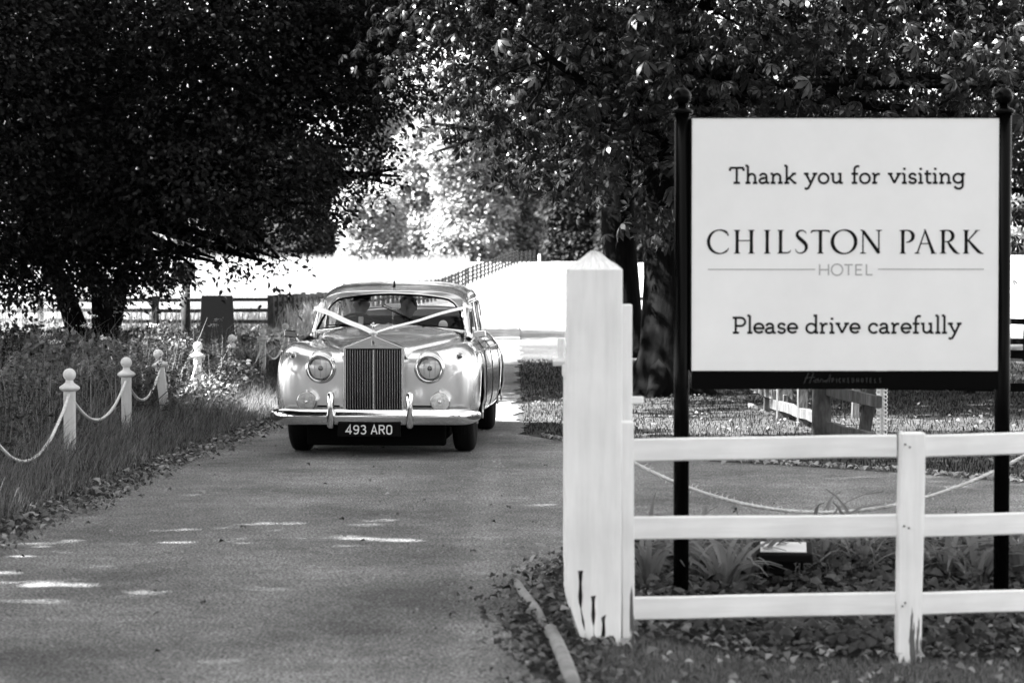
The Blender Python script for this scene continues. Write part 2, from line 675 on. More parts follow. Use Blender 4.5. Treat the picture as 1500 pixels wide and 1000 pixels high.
# near drive and its fork to the right, one outline
left = []
for d in np.arange(-20, 60, 0.2):
    base = np.interp(d, [-20, 12, 15, 19.5, 26.5, 60], [-3.3, -3.25, -3.18, -3.03, -2.62, -2.75])
    left.append((base + wob(d, 1), d, 0.0))
right = []
for d in np.arange(60, 24.6, -0.2):
    right.append((np.interp(d, [24.6, 30, 60], [0.15, 0.05, 0.2]) + wob(d, 3), d, 0.0))
for x in np.arange(0.3, 30, 0.2):
    yy = np.interp(x, [0.3, 1.2, 2.1, 3.1, 4.0, 8, 30], [24.2, 21.6, 20.9, 20.1, 19.0, 17.6, 15])
    right.append((x, yy + wob(x * 2, 5), 0.0))
for x in np.arange(30, 0.9, -0.2):
    yy = np.interp(x, [0.9, 1.4, 3, 30], [14.55, 14.85, 14.75, 8])
    right.append((x, yy + wob(x * 2, 9), 0.0))
for d in np.arange(14.3, -20, -0.2):
    right.append((np.interp(d, [-20, 9, 12, 13, 14.3], [0.2, 0.12, 0.02, 0.12, 0.6]) + wob(d, 7), d, 0.0))
mb = MB()
f = mb.bm.faces.new([mb.bm.verts.new(p) for p in left + right])
bmesh.ops.triangulate(mb.bm, faces=[f])
rd = mb.build('driveway', M['asphalt'])
tag(rd, kind='structure')
if rd.data.polygons[0].normal.z < 0:
    rd.data.flip_normals()

# the same drive going on up the rise
mb = MB()
ys = np.arange(60, 330, 3.0)


def road_c(y):
    return float(np.interp(y, [60, 120, 170, 215, 330], [-1.3, -1.2, -0.6, 3.2, 22]))


mb.grid(lambda i, j: Vector((road_c(ys[i]) + (j - 2) * 0.75, ys[i], float(hterrain(0, ys[i])) + 0.03)), len(ys), 5)
tag(mb.build('road', M['asphalt']), kind='structure')


# ------------------------------------------------------------------ trees
def make_tree(name, label, base, trunks, ells, crowns, bark=None, group=None, cat='tree'):
    """trunks: list of (points, radii); crowns: keyword sets for crown()"""
    t = empty(name, base)
    tag(t, label, cat, group)
    B = Vector(base)
    mb = MB()
    for pts, rad in trunks:
        mb.tube([Vector(p) - B for p in pts], rad, 14)
    tops = [Vector(p[-1]) - B for p, _ in trunks]
    # limbs reach out of the trunk tops into the crown
    for e in ells:
        for _ in range(4):
            s = random.choice(tops)
            c = Vector(e[0]) - B
            q = c + Vector((random.uniform(-.7, .7) * e[1][0], random.uniform(-.7, .7) * e[1][1], random.uniform(-.4, .6) * e[1][2]))
            pts = limb(mb, s - Vector((0, 0, random.uniform(0, 0.6))), q, 0.12, 0.02, 0.12)
            for _ in range(3):
                k = random.randint(2, 4)
                limb(mb, pts[k], pts[k] + Vector((random.uniform(-1, 1), random.uniform(-1, 1), random.uniform(-.4, .7))) * 1.1, 0.035, 0.008, 0.1, 4, 5)
    o = mb.build('trunk', bark or M['bark'], t, smooth=True)
    for k in crowns:
        kw = dict(k)
        el = [(Vector(e[0]) - B, e[1]) for e in kw.pop('ells', ells)]
        crown('crown', el, parent=t, **kw)
    return t


# the dark tree on the left verge, several stems
def at_ground(x, d):
    p = at(x, 400, d)
    p.z = float(hterrain(p.x, p.y))
    return p


bL = at_ground(128, 41)
eL = [((-5.0, 36, 3.35), (2.75, 3.0, 1.35)), ((-7.4, 37, 3.3), (2.2, 2.6, 1.5)), ((-3.6, 37.5, 4.6), (1.7, 2.5, 1.5)), ((-6.0, 38, 5.4), (4.6, 4.6, 1.6)),
      ((-3.1, 35.6, 2.55), (0.75, 1.3, 0.55))]
eLtop = [((-6.0, 39, 9.0), (5.6, 5.6, 4.6))]
eLover = [((-1.6, 38, 5.9), (2.2, 2.4, .75)), ((-2.2, 37, 4.6), (.9, 1.2, .8)), ((-2.05, 37, 3.3), (.45, .8, .5)), ((.3, 37.5, 5.6), (1.5, 2, .5))]
tL = make_tree('verge_tree', 'dark broad-leaved tree with several slanting stems on the left verge', bL,
               [([at(128, 535, 41), at(112, 480, 41), at(95, 430, 41), at(70, 380, 41), at(40, 300, 41)], [0.24, 0.19, 0.16, 0.13, 0.1]),
                ([at(142, 535, 41), at(150, 480, 41), at(148, 430, 41), at(125, 380, 41), at(135, 280, 41)], [0.24, 0.18, 0.17, 0.15, 0.12]),
                ([at(150, 535, 41.2), at(165, 470, 41.2), at(178, 410, 41.2), at(200, 340, 41.2), at(250, 200, 41.2)], [0.2, 0.16, 0.14, 0.12, 0.1])],
               eL + eLover + [(at(400, 385, 35), (.35, .6, .15)), (at(285, 390, 36), (.6, .6, .2)), (at(110, 385, 38), (1.6, 1, .3)), (at(30, 395, 36), (1.0, .8, .3))],
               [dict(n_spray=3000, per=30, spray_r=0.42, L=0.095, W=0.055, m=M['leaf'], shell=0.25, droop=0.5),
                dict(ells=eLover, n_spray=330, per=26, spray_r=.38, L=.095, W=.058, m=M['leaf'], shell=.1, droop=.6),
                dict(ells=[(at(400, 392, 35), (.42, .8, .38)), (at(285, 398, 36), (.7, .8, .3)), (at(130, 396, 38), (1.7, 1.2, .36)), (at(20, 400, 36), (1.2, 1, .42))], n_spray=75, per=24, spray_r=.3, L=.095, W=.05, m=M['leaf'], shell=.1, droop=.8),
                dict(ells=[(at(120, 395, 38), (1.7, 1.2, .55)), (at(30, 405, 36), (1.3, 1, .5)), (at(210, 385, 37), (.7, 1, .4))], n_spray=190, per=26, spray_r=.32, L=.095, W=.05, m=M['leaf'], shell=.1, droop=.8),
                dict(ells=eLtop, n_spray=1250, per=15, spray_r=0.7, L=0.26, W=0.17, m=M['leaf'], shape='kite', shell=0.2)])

# a second dark tree further left and nearer, mostly out of the frame
b = Vector((-11.5, 33, 0.06))
make_tree('verge_tree', 'dark leafy tree at the left edge of the photo behind the first white bollards', b,
          [([b, b + Vector((0.2, 0, 2)), b + Vector((0, 0.2, 4.5))], [0.34, 0.26, 0.2])],
          [((-9.6, 33.5, 4.4), (3.2, 3.2, 2.4)), ((-10.5, 34, 8.5), (4.4, 4.4, 4))],
          [dict(ells=[((-8.6, 34, 4.4), (2.9, 3.2, 2.5))], n_spray=1100, per=26, spray_r=0.5, L=0.10, W=0.06, m=M['leaf'], shell=0.2),
           dict(ells=[((-10.5, 34, 8.8), (4.4, 4.4, 4))], n_spray=1000, per=14, spray_r=0.7, L=0.26, W=0.17, m=M['leaf'], shape='kite', shell=0.2)])

# dark tree behind those, closing the view on the left
b = Vector((-15.5, 64, 0))
make_tree('roadside_tree', 'dark tree behind the verge tree whose foliage hangs beside the bright far wood', b,
          [([b, b + Vector((0.1, 0, 2.2)), b + Vector((-.2, 0.2, 5))], [0.3, 0.24, 0.2])],
          [((-14.0, 63, 6.6), (5.6, 3.6, 3.9)), ((-14.5, 64, 12), (6, 5, 4.5))],
          [dict(ells=[((-14.0, 63, 6.4), (5.6, 3.6, 3.9))], n_spray=1700, per=22, spray_r=0.65, L=0.15, W=0.09, m=M['leaf'], shell=0.3, shape='kite'),
           dict(ells=[((-14.5, 64, 12), (6, 5, 4.5))], n_spray=1200, per=14, spray_r=0.9, L=0.3, W=0.2, m=M['leaf'], shape='kite', shell=0.2)])


# horse chestnuts on the right, big palmate leaves
def palm_leaf_parts(P, axis_dir, T, size, nl=6):
    """leaflets of palmate leaves; P (n,3) leaf centres"""
    n = len(P)
    T = unit(T)
    A = unit(axis_dir - T * (axis_dir * T).sum(1, keepdims=True))
    B = np.cross(T, A)
    out = []
    for k in range(nl):
        a = (k - (nl - 1) / 2) * math.radians(46)
        D = A * math.cos(a) + B * math.sin(a) - T * 0.42 + np.array([0, 0, -0.18])
        s = size * (1.0 - 0.10 * abs(k - (nl - 1) / 2)) * rng.uniform(0.9, 1.1, n)
        # leaflets are widest beyond the middle
        D = unit(D)
        N = unit(T + rng.normal(size=(n, 3)) * 0.12)
        S = unit(np.cross(D, N))
        U = np.cross(S, D)
        L = s[:, None]
        W = L * 0.36
        V = np.stack([P, P + D * L * .42 + S * W * .32 + U * W * .12, P + D * L * .42 - S * W * .32 + U * W * .12,
                      P + D * L * .72 + S * W * .5 + U * W * .12 - T * L * .06, P + D * L * .72 - S * W * .5 + U * W * .12 - T * L * .06, P + D * L - T * L * .2], 1).reshape(-1, 3)
        b = (np.arange(n) * 6)[:, None]
        F = np.concatenate([b + np.array([[0, 1, 2]]), b + np.array([[1, 3, 2]]), b + np.array([[2, 3, 4]]), b + np.array([[3, 5, 4]])], 0)
        out.append((V, F))
    return merge(out)


def chestnut_crown(name, ells, n, size, m, parent, shell=0.3, nl=6):
    C, off = rand_in_ellipsoids(max(1, n // 13), ells, shell)
    C = np.repeat(C, 13, 0) + rng.normal(size=(len(C) * 13, 3)) * np.array([0.33, 0.33, 0.15])
    off = np.repeat(off, 13, 0)
    n = len(C)
    A = off.copy()
    A[:, 2] *= 0.2
    A = unit(A + rng.normal(size=(n, 3)) * 0.6)
    T = unit(np.array([0, 0, 1.0]) + A * 0.6 + rng.normal(size=(n, 3)) * 0.65)
    V, F = palm_leaf_parts(C, A, T, size * rng.uniform(0.5, 1.3, n), nl)
    o = link(name, np_mesh(name, V, F), m, parent)
    tag(o, kind='stuff')
    return o


bC = at_ground(975, 33)
tC = empty('horse_chestnut', bC)
tag(tC, 'big horse chestnut with a thick black trunk between the gate post and the hotel sign', 'tree')
eC = [((3.6, 30, 5.3), (4.6, 3.6, 2.35)), ((1.75, 29, 3.0), (1.1, 1.5, 1.0)), ((0.75, 31, 3.7), (1.2, 1.6, 1.1)), ((0.2, 33, 4.9), (2.0, 3, 1.5)), ((6.6, 28.5, 3.1), (1.2, 1.5, 1.35))]
mb = MB()
mb.tube([Vector((0, 0, -.1)), Vector((-.02, 0, .15)), Vector((0, 0, .6)), Vector((.03, 0, 1.6)), Vector((0, 0, 3)), Vector((.1, 0, 5.5))], [.62, .46, .36, .33, .33, .28], 18)
for a in range(5):
    an = a * 1.3 + .5
    mb.tube([Vector((math.cos(an) * .2, math.sin(an) * .2, .45)), Vector((math.cos(an) * .45, math.sin(an) * .45, .12)), Vector((math.cos(an) * .85, math.sin(an) * .85, -.05))], [.18, .14, .05], 8)
for e in eC:
    for _ in range(5):
        q = Vector(e[0]) - bC + Vector((random.uniform(-.8, .8) * e[1][0], random.uniform(-.8, .8) * e[1][1], random.uniform(-.5, .6) * e[1][2]))
        pts = limb(mb, Vector((0, 0, random.uniform(3, 4.8))), q, 0.13, 0.015, 0.12)
        for _ in range(4):
            k = random.randint(2, 5)
            limb(mb, pts[k], pts[k] + Vector((random.uniform(-1, 1), random.uniform(-1, 1), random.uniform(-.9, .3))) * 0.9, 0.025, 0.006, 0.1, 4, 5)
mb.build('trunk', M['bark'], tC, smooth=True)
rel = lambda es, B: [(Vector(e[0]) - B, e[1]) for e in es]
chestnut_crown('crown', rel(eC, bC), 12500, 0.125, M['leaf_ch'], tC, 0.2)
chestnut_crown('crown', rel([((-1.4, 28.6, 7.3), (3.6, 2.8, 2.2)), ((6.5, 31, 7.6), (3.6, 3.2, 2.3))], bC), 3600, 0.24, M['leaf_ch'], tC, 0.1, 5)  # unseen crown masses added above the frame to block sun from the bank
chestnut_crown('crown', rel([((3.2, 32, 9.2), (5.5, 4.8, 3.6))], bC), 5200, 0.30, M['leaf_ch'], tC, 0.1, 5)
# the biggest leaves in the picture, one object each, on four shared meshes
variants = []
for k in range(4):
    Vv, Fv = palm_leaf_parts(np.zeros((1, 3)), np.array([[1.0, 0, 0]]), np.array([[0.15, 0, 1.0]]), np.array([0.21]), 7 if k % 2 else 6)
    me = np_mesh('leaf', Vv, Fv)
    me.materials.append(M['leaf_ch'])
    variants.append(me)
Cn, offn = rand_in_ellipsoids(260, [((1.8, 28.2, 2.95), (1.15, 0.9, 1.0)), ((3.2, 27.5, 4.2), (3.6, 1.0, 1.0)), ((6.2, 27.6, 3.0), (0.6, .8, 1.0)), ((0.7, 29.6, 3.9), (1.3, 1.0, 0.8))], 0.2)
for i in range(260):
    o = bpy.data.objects.new('leaf', variants[i % 4])
    COL.objects.link(o)
    o.parent = tC
    o.location = Vector(Cn[i]) - bC
    o.rotation_euler = (random.gauss(0, .6), random.gauss(.3, .5), math.atan2(offn[i][1] - .4, offn[i][0]) + random.gauss(0, .6))
    s = random.uniform(.5, 1.1)
    o.scale = (s, s, s)

bC2 = at_ground(914, 48)
tC2 = empty('horse_chestnut', bC2)
tag(tC2, 'second horse chestnut, its black trunk rising just behind the white gate post', 'tree')
mb = MB()
mb.tube([Vector((0, 0, -.1)), Vector((.02, 0, .2)), Vector((-.02, 0, .8)), Vector((-.08, 0, 2)), Vector((-.2, 0, 4)), Vector((-.3, 0, 6))], [.85, .55, .38, .34, .36, .3], 16)
for _ in range(16):
    pts = limb(mb, Vector((-.2, 0, random.uniform(3, 5))), Vector((random.uniform(-4, 4), random.uniform(-3, 3), random.uniform(3.5, 9))), 0.14, 0.02, 0.12)
mb.build('trunk', M['bark'], tC2, smooth=True)
chestnut_crown('crown', rel([((2.4, 47, 6.6), (4.9, 4, 3.2)), ((0.5, 46, 4.9), (2.3, 3, 1.7))], bC2), 3800, 0.21, M['leaf_ch'], tC2, 0.2, 5)
chestnut_crown('crown', rel([((3, 48, 11.5), (6, 5, 4))], bC2), 1500, 0.34, M['leaf_ch'], tC2, 0.2, 5)

b = Vector((8.2, 46, 0.05))
make_tree('park_tree', 'leafy park tree at the right, behind the hotel sign', b,
          [([b, b + Vector((0, 0, 2.4)), b + Vector((.3, 0, 6))], [0.4, 0.3, 0.24])],
          [((8.6, 45, 6.2), (4.2, 4, 3.0)), ((8.6, 46, 10.5), (5, 4.5, 3.8))],
          [dict(ells=[((8.4, 45, 6.2), (4.2, 4, 3.0))], n_spray=1700, per=20, spray_r=0.6, L=0.15, W=0.09, m=M['leaf'], shell=0.3, shape='kite'),
           dict(ells=[((8.6, 46, 10.8), (5, 4.5, 3.8))], n_spray=700, per=14, spray_r=0.9, L=0.3, W=0.2, m=M['leaf'], shape='kite', shell=0.2)])

# the trees that shade the foreground, on the left of the drive, outside the frame
def shade_tree(x, y, r, lb, ells, hgt, n=1000):
    b = Vector((x, y, 0.05))
    crs = []
    for (c, rr, dens) in ells:
        crs.append(dict(ells=[(c, rr)], n_spray=int(n * dens), per=14, spray_r=0.8, L=0.34, W=0.25, m=M['leaf'], shape='kite', shell=0.15))
    make_tree('shade_tree', lb, b, [([b, b + Vector((0, 0, 3)), b + Vector((.2, .1, hgt))], [0.36, 0.28, 0.16])],
              [(c, rr) for c, rr, _ in ells], crs, group='shade trees around the drive')


for x, y, r, lb, lo in [(-9.5, -6, 5.4, 'shade tree left of and behind the camera, outside the picture', .5), (-9.8, 2.0, 5.3, 'shade tree level with the camera, left of the drive, outside the picture', .5),
                        (-9.4, 10.0, 5.4, 'shade tree left of the drive just ahead of the camera, outside the picture', .17), (-10.2, 17.8, 4.8, 'shade tree left of the nearest bollard, outside the picture', .5),
                        (-13.5, 6.0, 4.8, 'back-row shade tree abreast of the gate post, outside the picture', .25), (-14.0, 14.0, 4.8, 'back-row shade tree abreast of the nearest bollard, outside the picture', .14)]:
    ells = [((x, y, 7.4), (r, r, 4.0), lo), ((x, y, 14.0), (r * .97, r * .97, 4.2), .28 if y == 14.0 else .8)]  # crown densities shaped so sun dapples reach the drive but not the sign
    if y == 10.0:
        ells.append(((x + 2.2, y + .6, 12.9), (3.4, 3.6, 2.9), .75))  # unseen lobes added to keep sunbeams off the sign
        ells.append(((x - .3, y + .4, 12.3), (3.0, 3.4, 2.0), .45))
    shade_tree(x, y, r, lb, ells, 12)
for x, y, r, h, lb in [(-12.8, 22.8, 3.5, 8.4, 'shade tree beyond the left edge, level with the leaning bollard'), (-15.5, 28.5, 3.2, 6.4, 'low shade tree beyond the left edge, level with the fourth bollard'),
                       (-16.5, 37, 4.2, 7, 'low shade tree beyond the left edge, level with the slanting stems'), (-18.5, 46, 4.6, 7.4, 'low shade tree far beyond the left edge of the picture')]:
    shade_tree(x, y, r, lb, [((x, y, h), (r, r, 4.4), .85)], h)
for x, y, lb in [(-17, -24, 'unseen tree added behind the camera to the left'), (-5, -30, 'unseen tree added straight behind the camera'), (7, -27, 'unseen tree added behind the camera to the right'), (19, -22, 'unseen tree added far behind the camera to the right')]:
    shade_tree(x, y, 5.5, lb, [((x, y, 7), (5.5, 4.5, 4.8), .8)], 8)  # added to give chrome and glass dark reflections


# far wood beyond the meadow
def far_tree(px_x, d, half_px, top_px, dark=False, label='', lowz=0.05, n=2300):
    s = d / F_PX
    b = at(px_x, 400, d)
    b.z = float(hterrain(b.x, b.y))
    H = EYE - (top_px - 400) * s - b.z
    R = half_px * s
    ells = []
    for k in range(9):
        a = random.uniform(0, 2 * PI)
        rr = random.uniform(0.1, 0.62) * R
        h = random.uniform(0.2, 0.86) * H
        q = R * random.uniform(0.34, 0.55)
        ells.append(((b.x + math.cos(a) * rr, b.y + math.sin(a) * rr - 1, b.z + h), (q, q, q * 0.8)))
    ells.append(((b.x, b.y, b.z + H * 0.48), (R * .78, R * .78, H * .42)))
    if lowz is not None:
        ells.append(((b.x, b.y - R * .2, b.z + H * 0.16), (R * .85, R * .8, H * .17)))
    t = empty('far_tree', b)
    tag(t, label, 'tree', 'trees of the far wood')
    mb = MB()
    mb.tube([(0, 0, -.3), (0.1, 0, H * .3), (0.2, 0, H * .6)], [0.4, 0.3, 0.15], 8)
    for _ in range(6):
        limb(mb, (0.1, 0, H * .35), (random.uniform(-.5, .5) * R, random.uniform(-.5, .5) * R, H * random.uniform(.5, .8)), 0.16, 0.04, 0.1, 4, 6)
    mb.build('trunk', M['bark_far'], t)
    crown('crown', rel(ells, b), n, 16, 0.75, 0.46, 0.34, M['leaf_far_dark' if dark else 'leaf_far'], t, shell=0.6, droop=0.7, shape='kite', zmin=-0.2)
    return t


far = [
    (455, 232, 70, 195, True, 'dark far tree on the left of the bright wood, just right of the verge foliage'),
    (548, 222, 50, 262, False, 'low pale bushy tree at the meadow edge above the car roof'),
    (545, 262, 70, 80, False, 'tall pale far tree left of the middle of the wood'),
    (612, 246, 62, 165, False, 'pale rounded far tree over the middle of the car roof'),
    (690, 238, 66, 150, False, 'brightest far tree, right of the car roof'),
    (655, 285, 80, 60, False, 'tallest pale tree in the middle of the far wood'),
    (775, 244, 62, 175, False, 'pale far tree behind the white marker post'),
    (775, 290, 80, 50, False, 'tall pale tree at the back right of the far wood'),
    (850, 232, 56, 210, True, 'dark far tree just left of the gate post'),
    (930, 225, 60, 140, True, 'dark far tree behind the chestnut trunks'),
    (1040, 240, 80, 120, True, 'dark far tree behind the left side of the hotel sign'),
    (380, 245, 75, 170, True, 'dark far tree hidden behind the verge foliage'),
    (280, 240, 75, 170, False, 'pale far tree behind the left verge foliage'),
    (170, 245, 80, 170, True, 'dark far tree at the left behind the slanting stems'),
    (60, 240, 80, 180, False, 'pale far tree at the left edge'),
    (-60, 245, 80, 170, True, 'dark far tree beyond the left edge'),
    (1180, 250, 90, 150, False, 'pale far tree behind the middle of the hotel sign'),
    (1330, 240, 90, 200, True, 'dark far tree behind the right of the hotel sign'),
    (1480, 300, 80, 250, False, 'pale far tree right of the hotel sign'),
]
for a in far:
    far_tree(*a)


# ------------------------------------------------------------------ fences
def plank(name, p0, p1, h, th, m, parent, seg=8, sag=0.004, bev=0.006):
    """a sawn board from p0 to p1 (centre line), h high and th thick, slightly uneven"""
    p0, p1 = Vector(p0), Vector(p1)
    d = (p1 - p0)
    L = d.length
    mb = MB()
    prof = [(-th / 2 + bev, -h / 2), (th / 2 - bev, -h / 2), (th / 2, -h / 2 + bev), (th / 2, h / 2 - bev), (th / 2 - bev, h / 2), (-th / 2 + bev, h / 2), (-th / 2, h / 2 - bev), (-th / 2, -h / 2 + bev)]
    rings = []
    for i in range(seg + 1):
        t = i / seg
        oz = random.uniform(-1, 1) * sag
        oy = random.uniform(-1, 1) * sag
        hs = 1 + random.uniform(-1, 1) * sag * 3
        rings.append([mb.bm.verts.new((t * L, y + oy, z * hs + oz)) for y, z in prof])
    for a, b in zip(rings[:-1], rings[1:]):
        for k in range(8):
            mb.bm.faces.new((a[k], a[(k + 1) % 8], b[(k + 1) % 8], b[k]))
    mb.bm.faces.new(rings[0][::-1])
    mb.bm.faces.new(rings[-1])
    o = mb.build(name, m, parent)
    base = parent.location if parent is not None and parent.parent is None else Vector()
    o.location = p0 - base
    o.rotation_euler = d.to_track_quat('X', 'Z').to_euler()
    return o


def timber_post(name, base, h, w, th, m, parent, lean=(0, 0), top='flat', rz=0.0):
    mb = MB()
    n = 9
    rings = []
    for i in range(n):
        t = i / (n - 1)
        j = lambda: random.uniform(-1, 1) * w * 0.012
        hw, ht = w / 2 + j(), th / 2 + j()
        z = -0.12 + t * (h + 0.12)
        c = (lean[0] * t, lean[1] * t)
        bv = w * 0.06
        rings.append([mb.bm.verts.new((c[0] + x, c[1] + y, z)) for x, y in
                      [(-hw + bv, -ht), (hw - bv, -ht), (hw, -ht + bv), (hw, ht - bv), (hw - bv, ht), (-hw + bv, ht), (-hw, ht - bv), (-hw, -ht + bv)]])
    for a, b in zip(rings[:-1], rings[1:]):
        for k in range(8):
            mb.bm.faces.new((a[k], a[(k + 1) % 8], b[(k + 1) % 8], b[k]))
    tv = rings[-1]
    if top == 'point':
        c = mb.bm.verts.new((lean[0], lean[1], h + 0.04))
        for k in range(8):
            mb.bm.faces.new((tv[k], tv[(k + 1) % 8], c))
    else:
        inner = [mb.bm.verts.new(((v.co.x - lean[0]) * .9 + lean[0], (v.co.y - lean[1]) * .9 + lean[1], h + 0.006)) for v in tv]
        for k in range(8):
            mb.bm.faces.new((tv[k], tv[(k + 1) % 8], inner[(k + 1) % 8], inner[k]))
        mb.bm.faces.new(inner)
    mb.bm.faces.new(rings[0][::-1])
    o = mb.build(name, m, parent)
    base_l = parent.location if parent is not None else Vector()
    o.location = Vector(base) - base_l
    o.rotation_euler = (0, 0, rz)
    return o


# white gate post, big and weathered
gp = at(868, 935, 10.9)
gp.z = 0.0
gpost = empty('gate_post', gp)
tag(gpost, 'tall thick white gate post with a pointed worn cap and a rotten split foot', 'post')
mb = MB()
nx_, ny_, nz_ = 22, 18, 60
W2, T2, Hh = 0.128, 0.115, 1.66


def s_face(k):
    return 0 if k < nx_ else 1


def gp_ring(z):
    t = z / Hh
    hw = W2 * (1.0 - 0.02 * t)
    foot = max(0, 1 - z / 0.16)
    pts = []
    per = [(-1, -1), (1, -1), (1, 1), (-1, 1)]
    cnt = [nx_, ny_, nx_, ny_]
    for s in range(4):
        a, b_ = per[s], per[(s + 1) % 4]
        for k in range(cnt[s]):
            u = k / cnt[s]
            x = (a[0] * (1 - u) + b_[0] * u) * hw
            y = (a[1] * (1 - u) + b_[1] * u) * T2
            # rounded arrises
            ex, ey = abs(x) / hw, abs(y) / T2
            r = 1 - 0.035 * max(0, ex + ey - 1.85) / 0.15
            pts.append((x * r, y * r))
    out = []
    for k, (x, y) in enumerate(pts):
        zz = z
        if z < 0.30:
            n1 = math.sin(k * 1.7) * .5 + math.sin(k * 0.63 + 2) * .5
            side = max(0, -x / hw)
            shrink = max(0, (0.12 + 0.10 * side - z)) * (0.12 + .6 * side)
            x = x + shrink * 0.45 * (1 if x < 0 else -.25)
            zz = z + (0.02 * n1) * max(0, 1 - z / .3)
            if (k in (6, 11, 15) and s_face(k) == 0 and z < {6: .30, 11: .19, 15: .12}[k]):
                y += 0.040
                x += .002 * math.sin(z * 40)
            for q_, top_ in ((6, .30), (11, .19), (15, .12)):
                if z < top_ and k in (q_ - 1, q_ + 1):
                    x += (.0065 - .004 * max(0, z / top_ - .3)) * (1 if k < q_ else -1) * (.8 + .5 * math.sin(z * 55 + q_))
        out.append(Vector((x + 0.006 * t, y, zz)))
    return out


zs = [-0.05 + (Hh + 0.05) * (i / nz_) for i in range(nz_ + 1)]
rings = [[mb.bm.verts.new(v) for v in gp_ring(z)] for z in zs]
nr = len(rings[0])
for a, b_ in zip(rings[:-1], rings[1:]):
    for k in range(nr):
        mb.bm.faces.new((a[k], a[(k + 1) % nr], b_[(k + 1) % nr], b_[k]))
# cap: four uneven slopes up to a broken, knobbly tip
last = rings[-1]
for i, (sc, dz) in enumerate([(1.0, 0.006), (0.80, 0.022), (0.50, 0.044), (0.26, 0.070), (0.10, 0.082)]):
    ring = []
    for k, v in enumerate(rings[-1]):
        j = 0.006 * math.sin(k * 1.3 + i) + 0.004 * math.sin(k * 3.1 + i * 2)
        ring.append(mb.bm.verts.new((v.co.x * sc + (.004 if i > 1 else 0), v.co.y * sc, Hh + dz + (j if i else 0))))
    for k in range(nr):
        mb.bm.faces.new((last[k], last[(k + 1) % nr], ring[(k + 1) % nr], ring[k]))
    last = ring
mb.bm.faces.new(last)
for fc in mb.bm.faces:
    if fc.calc_center_median().z < .32 and -T2 * .93 < fc.calc_center_median().y < -T2 * .3 and abs(fc.calc_center_median().x) < W2 * .8:
        fc.material_index = 1
sh = mb.build('shaft', M['white_v'], gpost)
sh.data.materials.append(M['old_wood'])

# white post and rail fence
FD = 10.95
f0 = at(920, 935, FD)
wf = empty('white_fence', (f0.x, FD, 0))
tag(wf, 'white three-rail timber fence running from the gate post in front of the hotel sign', 'fence')
timber_post('post', (f0.x + .002, FD - .02, 0), 0.975, 0.056, 0.10, M['white_v'], wf, lean=(-.008, 0))
p2 = at(1330, 965, 10.95)
timber_post('post', (p2.x, 10.93, -.09), 1.015, 0.112, 0.09, M['white_v'], wf, lean=(0.018, 0), top='flat')
p3 = at(1740, 965, 11.2)
timber_post('post', (p3.x, 11.2, -.09), 1.01, 0.112, 0.09, M['white_v'], wf)
for (yl, yr, yr2) in ((659, 653, 648), (774, 770, 766), (892, 884, 880)):
    a = at(925, yl, FD)
    b = at(1314, yr, FD + .02)
    plank('rail', a, b, 0.103, 0.036, M['white'], wf, seg=5, sag=0.0015)
    a = at(1348, yr + .5, FD + .02)
    b = at(1745, yr2 - 6, FD + .22)
    plank('rail', a, b, 0.100, 0.036, M['white'], wf, seg=5, sag=0.0015)

for (nx, ny) in ((1327, 651), (1334, 655), (1326, 771), (1333, 774), (1328, 884), (1324, 889)):
    q = at(nx, ny, 10.88)
    mb = MB()
    mb.lathe([(0, -.004), (.0035, -.003), (.0045, .004)], 8, origin=q - wf.location, axis='Y')
    mb.build('nail', M['dark'], wf)

# white gate standing open behind the post, seen nearly end on
ga, gb = Vector((0.512, 11.25, 0)), Vector((0.325, 13.35, 0))
gt = empty('open_gate', ga)
tag(gt, 'white timber gate folded open behind the gate post, seen end on', 'gate')
timber_post('heel_stile', ga, 1.50, 0.085, 0.085, M['white_v'], gt, rz=.11)
timber_post('closing_stile', gb, 1.13, 0.075, 0.085, M['white_v'], gt, rz=.11)
for z in (0.18, 0.42, 0.66, 0.90, 1.09):
    plank('bar', ga + Vector((0, 0.04, z)), gb + Vector((0, -.04, z)), 0.075, 0.024, M['white'], gt, seg=4, sag=.001)
plank('brace', ga + Vector((0.03, 0.05, 1.40)), gb + Vector((0.03, -.9, .95)), 0.07, 0.022, M['white'], gt, seg=4, sag=.001)
mb = MB()
c = gb - ga
mb.tube([c + Vector((-.10, -.05, 1.165)), c + Vector((-.02, -.05, 1.165)), c + Vector((.05, -.05, 1.16))], .026, 8)
mb.tube([c + Vector((-.055, -.05, 1.15)), c + Vector((-.055, -.05, 1.29))], .020, 8)
mb.box(c + Vector((-.02, -.05, 1.115)), (.06, .05, .07), bevel=.01)
mb.build('latch', M['white'], gt)
mb = MB()
mb.box((.035, -.02, 1.06), (.13, .03, .035), bevel=.006)
mb.build('hinge', M['white'], gt)


